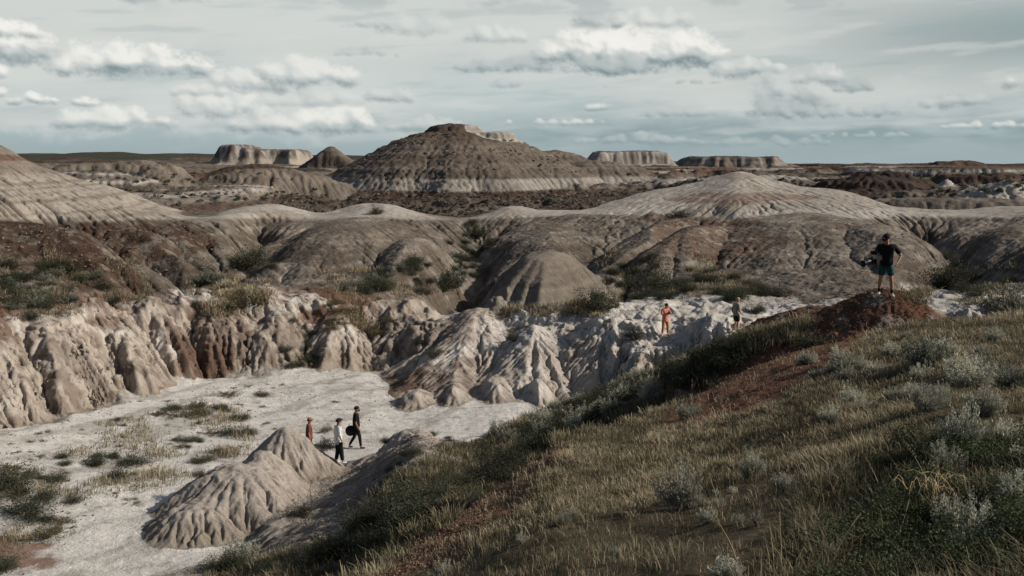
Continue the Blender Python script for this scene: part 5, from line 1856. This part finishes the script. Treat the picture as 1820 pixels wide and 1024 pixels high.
def cyl(name, a, b, r0, r1, mat, parent, n=20):
    a, b = np.array(a, float), np.array(b, float)
    d = (b - a) / np.linalg.norm(b - a)
    q = np.cross(d, (0, 0, 1) if abs(d[2]) < .9 else (1, 0, 0)); q /= np.linalg.norm(q)
    w_ = np.cross(d, q)
    prof = [(0, 0), (0, r0), (.03, r0 * 1.04), (.97, r1 * 1.04), (1, r1), (1, 0)]
    V, F = [], []
    for t, rr_ in prof:
        for i in range(n):
            an = 2 * math.pi * i / n
            V.append(a + (b - a) * t + (q * math.cos(an) + w_ * math.sin(an)) * max(rr_, .0005))
    for k in range(len(prof) - 1):
        for i in range(n):
            F.append((k * n + i, k * n + (i + 1) % n, (k + 1) * n + (i + 1) % n, (k + 1) * n + i))
    return mesh_from(name, np.array(V), np.array(F), mat, parent=parent)


import bmesh
# 1. the cameraman on the red mound, facing the camera's left, looking down at his rig
f = foot_at(1573, 526)
J = J_stand(hip=(0, 0, .95), chest=(0, .03, 1.27), neck=(0, .07, 1.46), thL=(-.10, 0, .88), thR=(.10, 0, .88), knL=(-.15, .05, .50), knR=(.12, .10, .50), anL=(-.17, -.06, .085), anR=(.16, .02, .12), toL=(-.24, .08, .03), toR=(.20, .17, .06),
            shL=(-.20, .02, 1.38), shR=(.20, .02, 1.38), elL=(-.36, -.07, 1.13), elR=(.27, .12, 1.13), wrL=(-.29, .08, .95), wrR=(.24, .38, 1.06))
p1 = person('person', 'person in black cap, black shirt and teal shorts standing on the red mound', f, yaw_face(150), 1.80, J, M['skin'],
            dict(top=(M['black'], .12, .75, None), legs=(M['teal'], .85, .012, None), legname='shorts', shoes=M['white'], socks=M['black'], cap=M['black'], caplogo=M['logo'], hair=M['brown']), head_turn=.35, head_tilt=.75, sink=.02)
rig = bpy.data.objects.new('camera_rig', None); COL.objects.link(rig)
tag(rig, 'black video camera rig held in the right hand of the person on the red mound', 'camera')
boxy('camera_body', [((0, 0, 0), (.13, .22, .14), 0), ((0, -.16, .0), (.09, .12, .10), 0), ((0, -.01, .085), (.05, .16, .03), 0)], M['plastic'], rig)
cyl('lens', (0, .10, .01), (0, .30, .01), .045, .055, M['plastic'], rig)
cyl('lens_hood', (0, .30, .01), (0, .37, .01), .058, .072, M['plastic'], rig)
boxy('monitor', [((-.04, .02, .17), (.14, .02, .09), .3)], M['plastic'], rig)
boxy('handle', [((0, .0, .125), (.025, .20, .022), 0), ((0, .09, .105), (.022, .022, .05), 0), ((0, -.09, .105), (.022, .022, .05), 0)], M['metal'], rig)
boxy('side_grip', [((.09, .02, -.03), (.04, .06, .15), 0), ((-.09, .02, -.03), (.04, .06, .15), 0)], M['plastic'], rig)
a_ = yaw_face(150)
w_ = np.array([.24, .50, 1.02]) * (1.80 / 1.75)
rig.location = (f[0] + w_[0] * math.cos(a_) - w_[1] * math.sin(a_), f[1] + w_[0] * math.sin(a_) + w_[1] * math.cos(a_), f[2] + w_[2])
rig.rotation_euler = (math.radians(-12), 0, a_ - .5)
rig.scale = (1.25, 1.25, 1.25)

# 2. pink shirt, both hands up at the chest, standing on the white bluff
f = foot_at(1183, 597)
J = J_stand(thL=(-.09, 0, .88), thR=(.09, 0, .88), knL=(-.14, .02, .50), knR=(.14, .04, .50), anL=(-.22, -.06, .085), anR=(.20, .02, .085), toL=(-.28, .09, .03), toR=(.28, .16, .03),
            elL=(-.28, .06, 1.12), elR=(.28, .08, 1.12), wrL=(-.10, .26, 1.24), wrR=(.14, .28, 1.22), hip=(0, 0, .95), chest=(0, .02, 1.27), neck=(0, .04, 1.46))
p2 = person('person', 'person in a pink shirt and tan trousers standing on the white bluff', f, yaw_face(205), 1.76, J, M['skin'],
            dict(top=(M['pink'], .22, .9, None), legs=(M['orange'], 1.85, .004, None), shoes=M['white'], hair=M['brown']), head_turn=-.3, head_tilt=.25)
# strap across the chest
r2 = M['black']
st_ = []
for i in range(9):
    t = i / 8
    st_.append((-.16 + .33 * t, .150 + .03 * math.sin(t * 3.14), 1.40 - .45 * t))
V, F = tube(st_, .020)
o = mesh_from('strap', V, F, r2, parent=p2)
ph = bpy.data.objects.new('small_camera', None); COL.objects.link(ph)
tag(ph, 'small black camera held up by the person in the pink shirt', 'camera')
boxy('camera_body', [((0, 0, 0), (.13, .06, .085), 0), ((0, 0, .05), (.05, .05, .03), 0)], M['plastic'], ph)
cyl('lens', (0, .03, 0), (0, .10, 0), .034, .036, M['plastic'], ph)
a_ = yaw_face(205)
w_ = np.array([.02, .37, 1.25])
ph.location = (f[0] + w_[0] * math.cos(a_) - w_[1] * math.sin(a_), f[1] + w_[0] * math.sin(a_) + w_[1] * math.cos(a_), f[2] + w_[2])
ph.rotation_euler = (0, 0, a_)

# 3. tan shirt, black shorts, lower legs behind the grass lip, turned away to the right
g3 = mound_xy(1308, 592, 50.3)
f = [g3[0], g3[1], ground_under(g3[0], g3[1])]
J = J_stand(hip=(0, 0, .95), chest=(0, .0, 1.27), neck=(0, .03, 1.47), elL=(-.24, -.10, 1.10), elR=(.26, .0, 1.10), wrL=(-.22, -.02, .88), wrR=(.22, .16, .92), knL=(-.1, .05, .5), anL=(-.1, -.12, .1), toL=(-.1, .05, .04))
p3 = person('person', 'person in a loose tan shirt and black shorts half hidden by the grass', f, yaw_face(-70), 1.78, J, M['skin'],
            dict(top=(M['grey'], .12, 1.3, None), legs=(M['black'], .9, .02, None), legname='shorts', shoes=M['white'], hair=M['hairg']), head_turn=.2, head_tilt=-.05)

# 4. head and shoulders behind the clay cone
g4 = mound_xy(550, 800, 40.3)
f = [g4[0], g4[1], ground_under(g4[0], g4[1])]
p4 = person('person', 'person in a rust shirt and faded red cap behind the clay cone', f, yaw_face(-75), 1.70, J_stand(wrR=(.25, .02, .84)), M['skin2'],
            dict(top=(M['rust'], .10, .7, None), legs=(M['black'], 1.9, .0, None), shoes=M['sole'], cap=M['rustcap'], hair=M['brown']), head_turn=0, head_tilt=0)

# 5. white printed shirt, black cap
f = foot_at(602, 825)
J = J_stand(knL=(-.09, .02, .50), anL=(-.09, -.08, .085), toL=(-.10, .09, .03), knR=(.10, .08, .50), anR=(.11, .12, .085), toR=(.12, .28, .03), elR=(.25, -.02, 1.10), wrR=(.23, .08, .86), elL=(-.25, -.04, 1.1), wrL=(-.22, .10, .90))
p5 = person('person', 'person in a long white printed shirt, dark cap and black trousers', f, yaw_face(-62), 1.78, J, M['skin2'],
            dict(top=(M['print'], .20, .95, None), legs=(M['black'], 1.9, .012, None), shoes=M['white'], cap=M['navy'], hair=M['brown']), head_turn=0, head_tilt=-.1)

# 6. black clothes, beard, round black bag behind
f = foot_at(634, 797)
J = J_stand(thL=(-.09, 0, .88), thR=(.09, 0, .88), knL=(-.10, -.06, .50), anL=(-.11, -.30, .10), toL=(-.13, -.15, .035), knR=(.10, .12, .50), anR=(.11, .16, .085), toR=(.12, .33, .035),
            elR=(.25, -.03, 1.10), wrR=(.23, .07, .87), elL=(-.25, -.06, 1.1), wrL=(-.23, -.06, .84), chest=(0, -.02, 1.27), neck=(0, .0, 1.47))
p6 = person('person', 'bearded person in black shirt and trousers walking with a round bag', f, yaw_face(-80), 1.83, J, M['skin2'],
            dict(top=(M['black'], .06, .8, None), legs=(M['black'], 1.95, -.006, None), shoes=M['sole'], hair=M['brown'], beard=M['brown']), head_turn=0, head_tilt=-.15)
st_ = [(-.15, .10, 1.42), (-.02, .17, 1.28), (.12, .14, 1.12), (.17, .02, 1.02)]
V, F = tube(st_, .016)
mesh_from('strap', V, F, M['orange'], parent=p6)
bag = bpy.data.objects.new('round_bag', None); COL.objects.link(bag)
tag(bag, 'flat round black bag hanging at the back of the bearded person in black', 'bag')
cyl('bag_disc', (0, -.045, 0), (0, .045, 0), .21, .21, M['black'], bag, 32)
cyl('rim_piping', (0, -.052, 0), (0, .052, 0), .17, .17, M['plastic'], bag, 32)
V, F = tube([(-.08, 0, .20), (-.05, 0, .28), (0, 0, .31), (.05, 0, .28), (.08, 0, .20)], .012)
mesh_from('bag_handle', V, F, M['black'], parent=bag)
a_ = yaw_face(-80)
w_ = np.array([-.16, -.24, .72])
bag.location = (f[0] + w_[0] * math.cos(a_) - w_[1] * math.sin(a_), f[1] + w_[0] * math.sin(a_) + w_[1] * math.cos(a_), f[2] + w_[2])
bag.rotation_euler = (0, 0, math.radians(12))
print('people', round(time.time() - T0, 1))
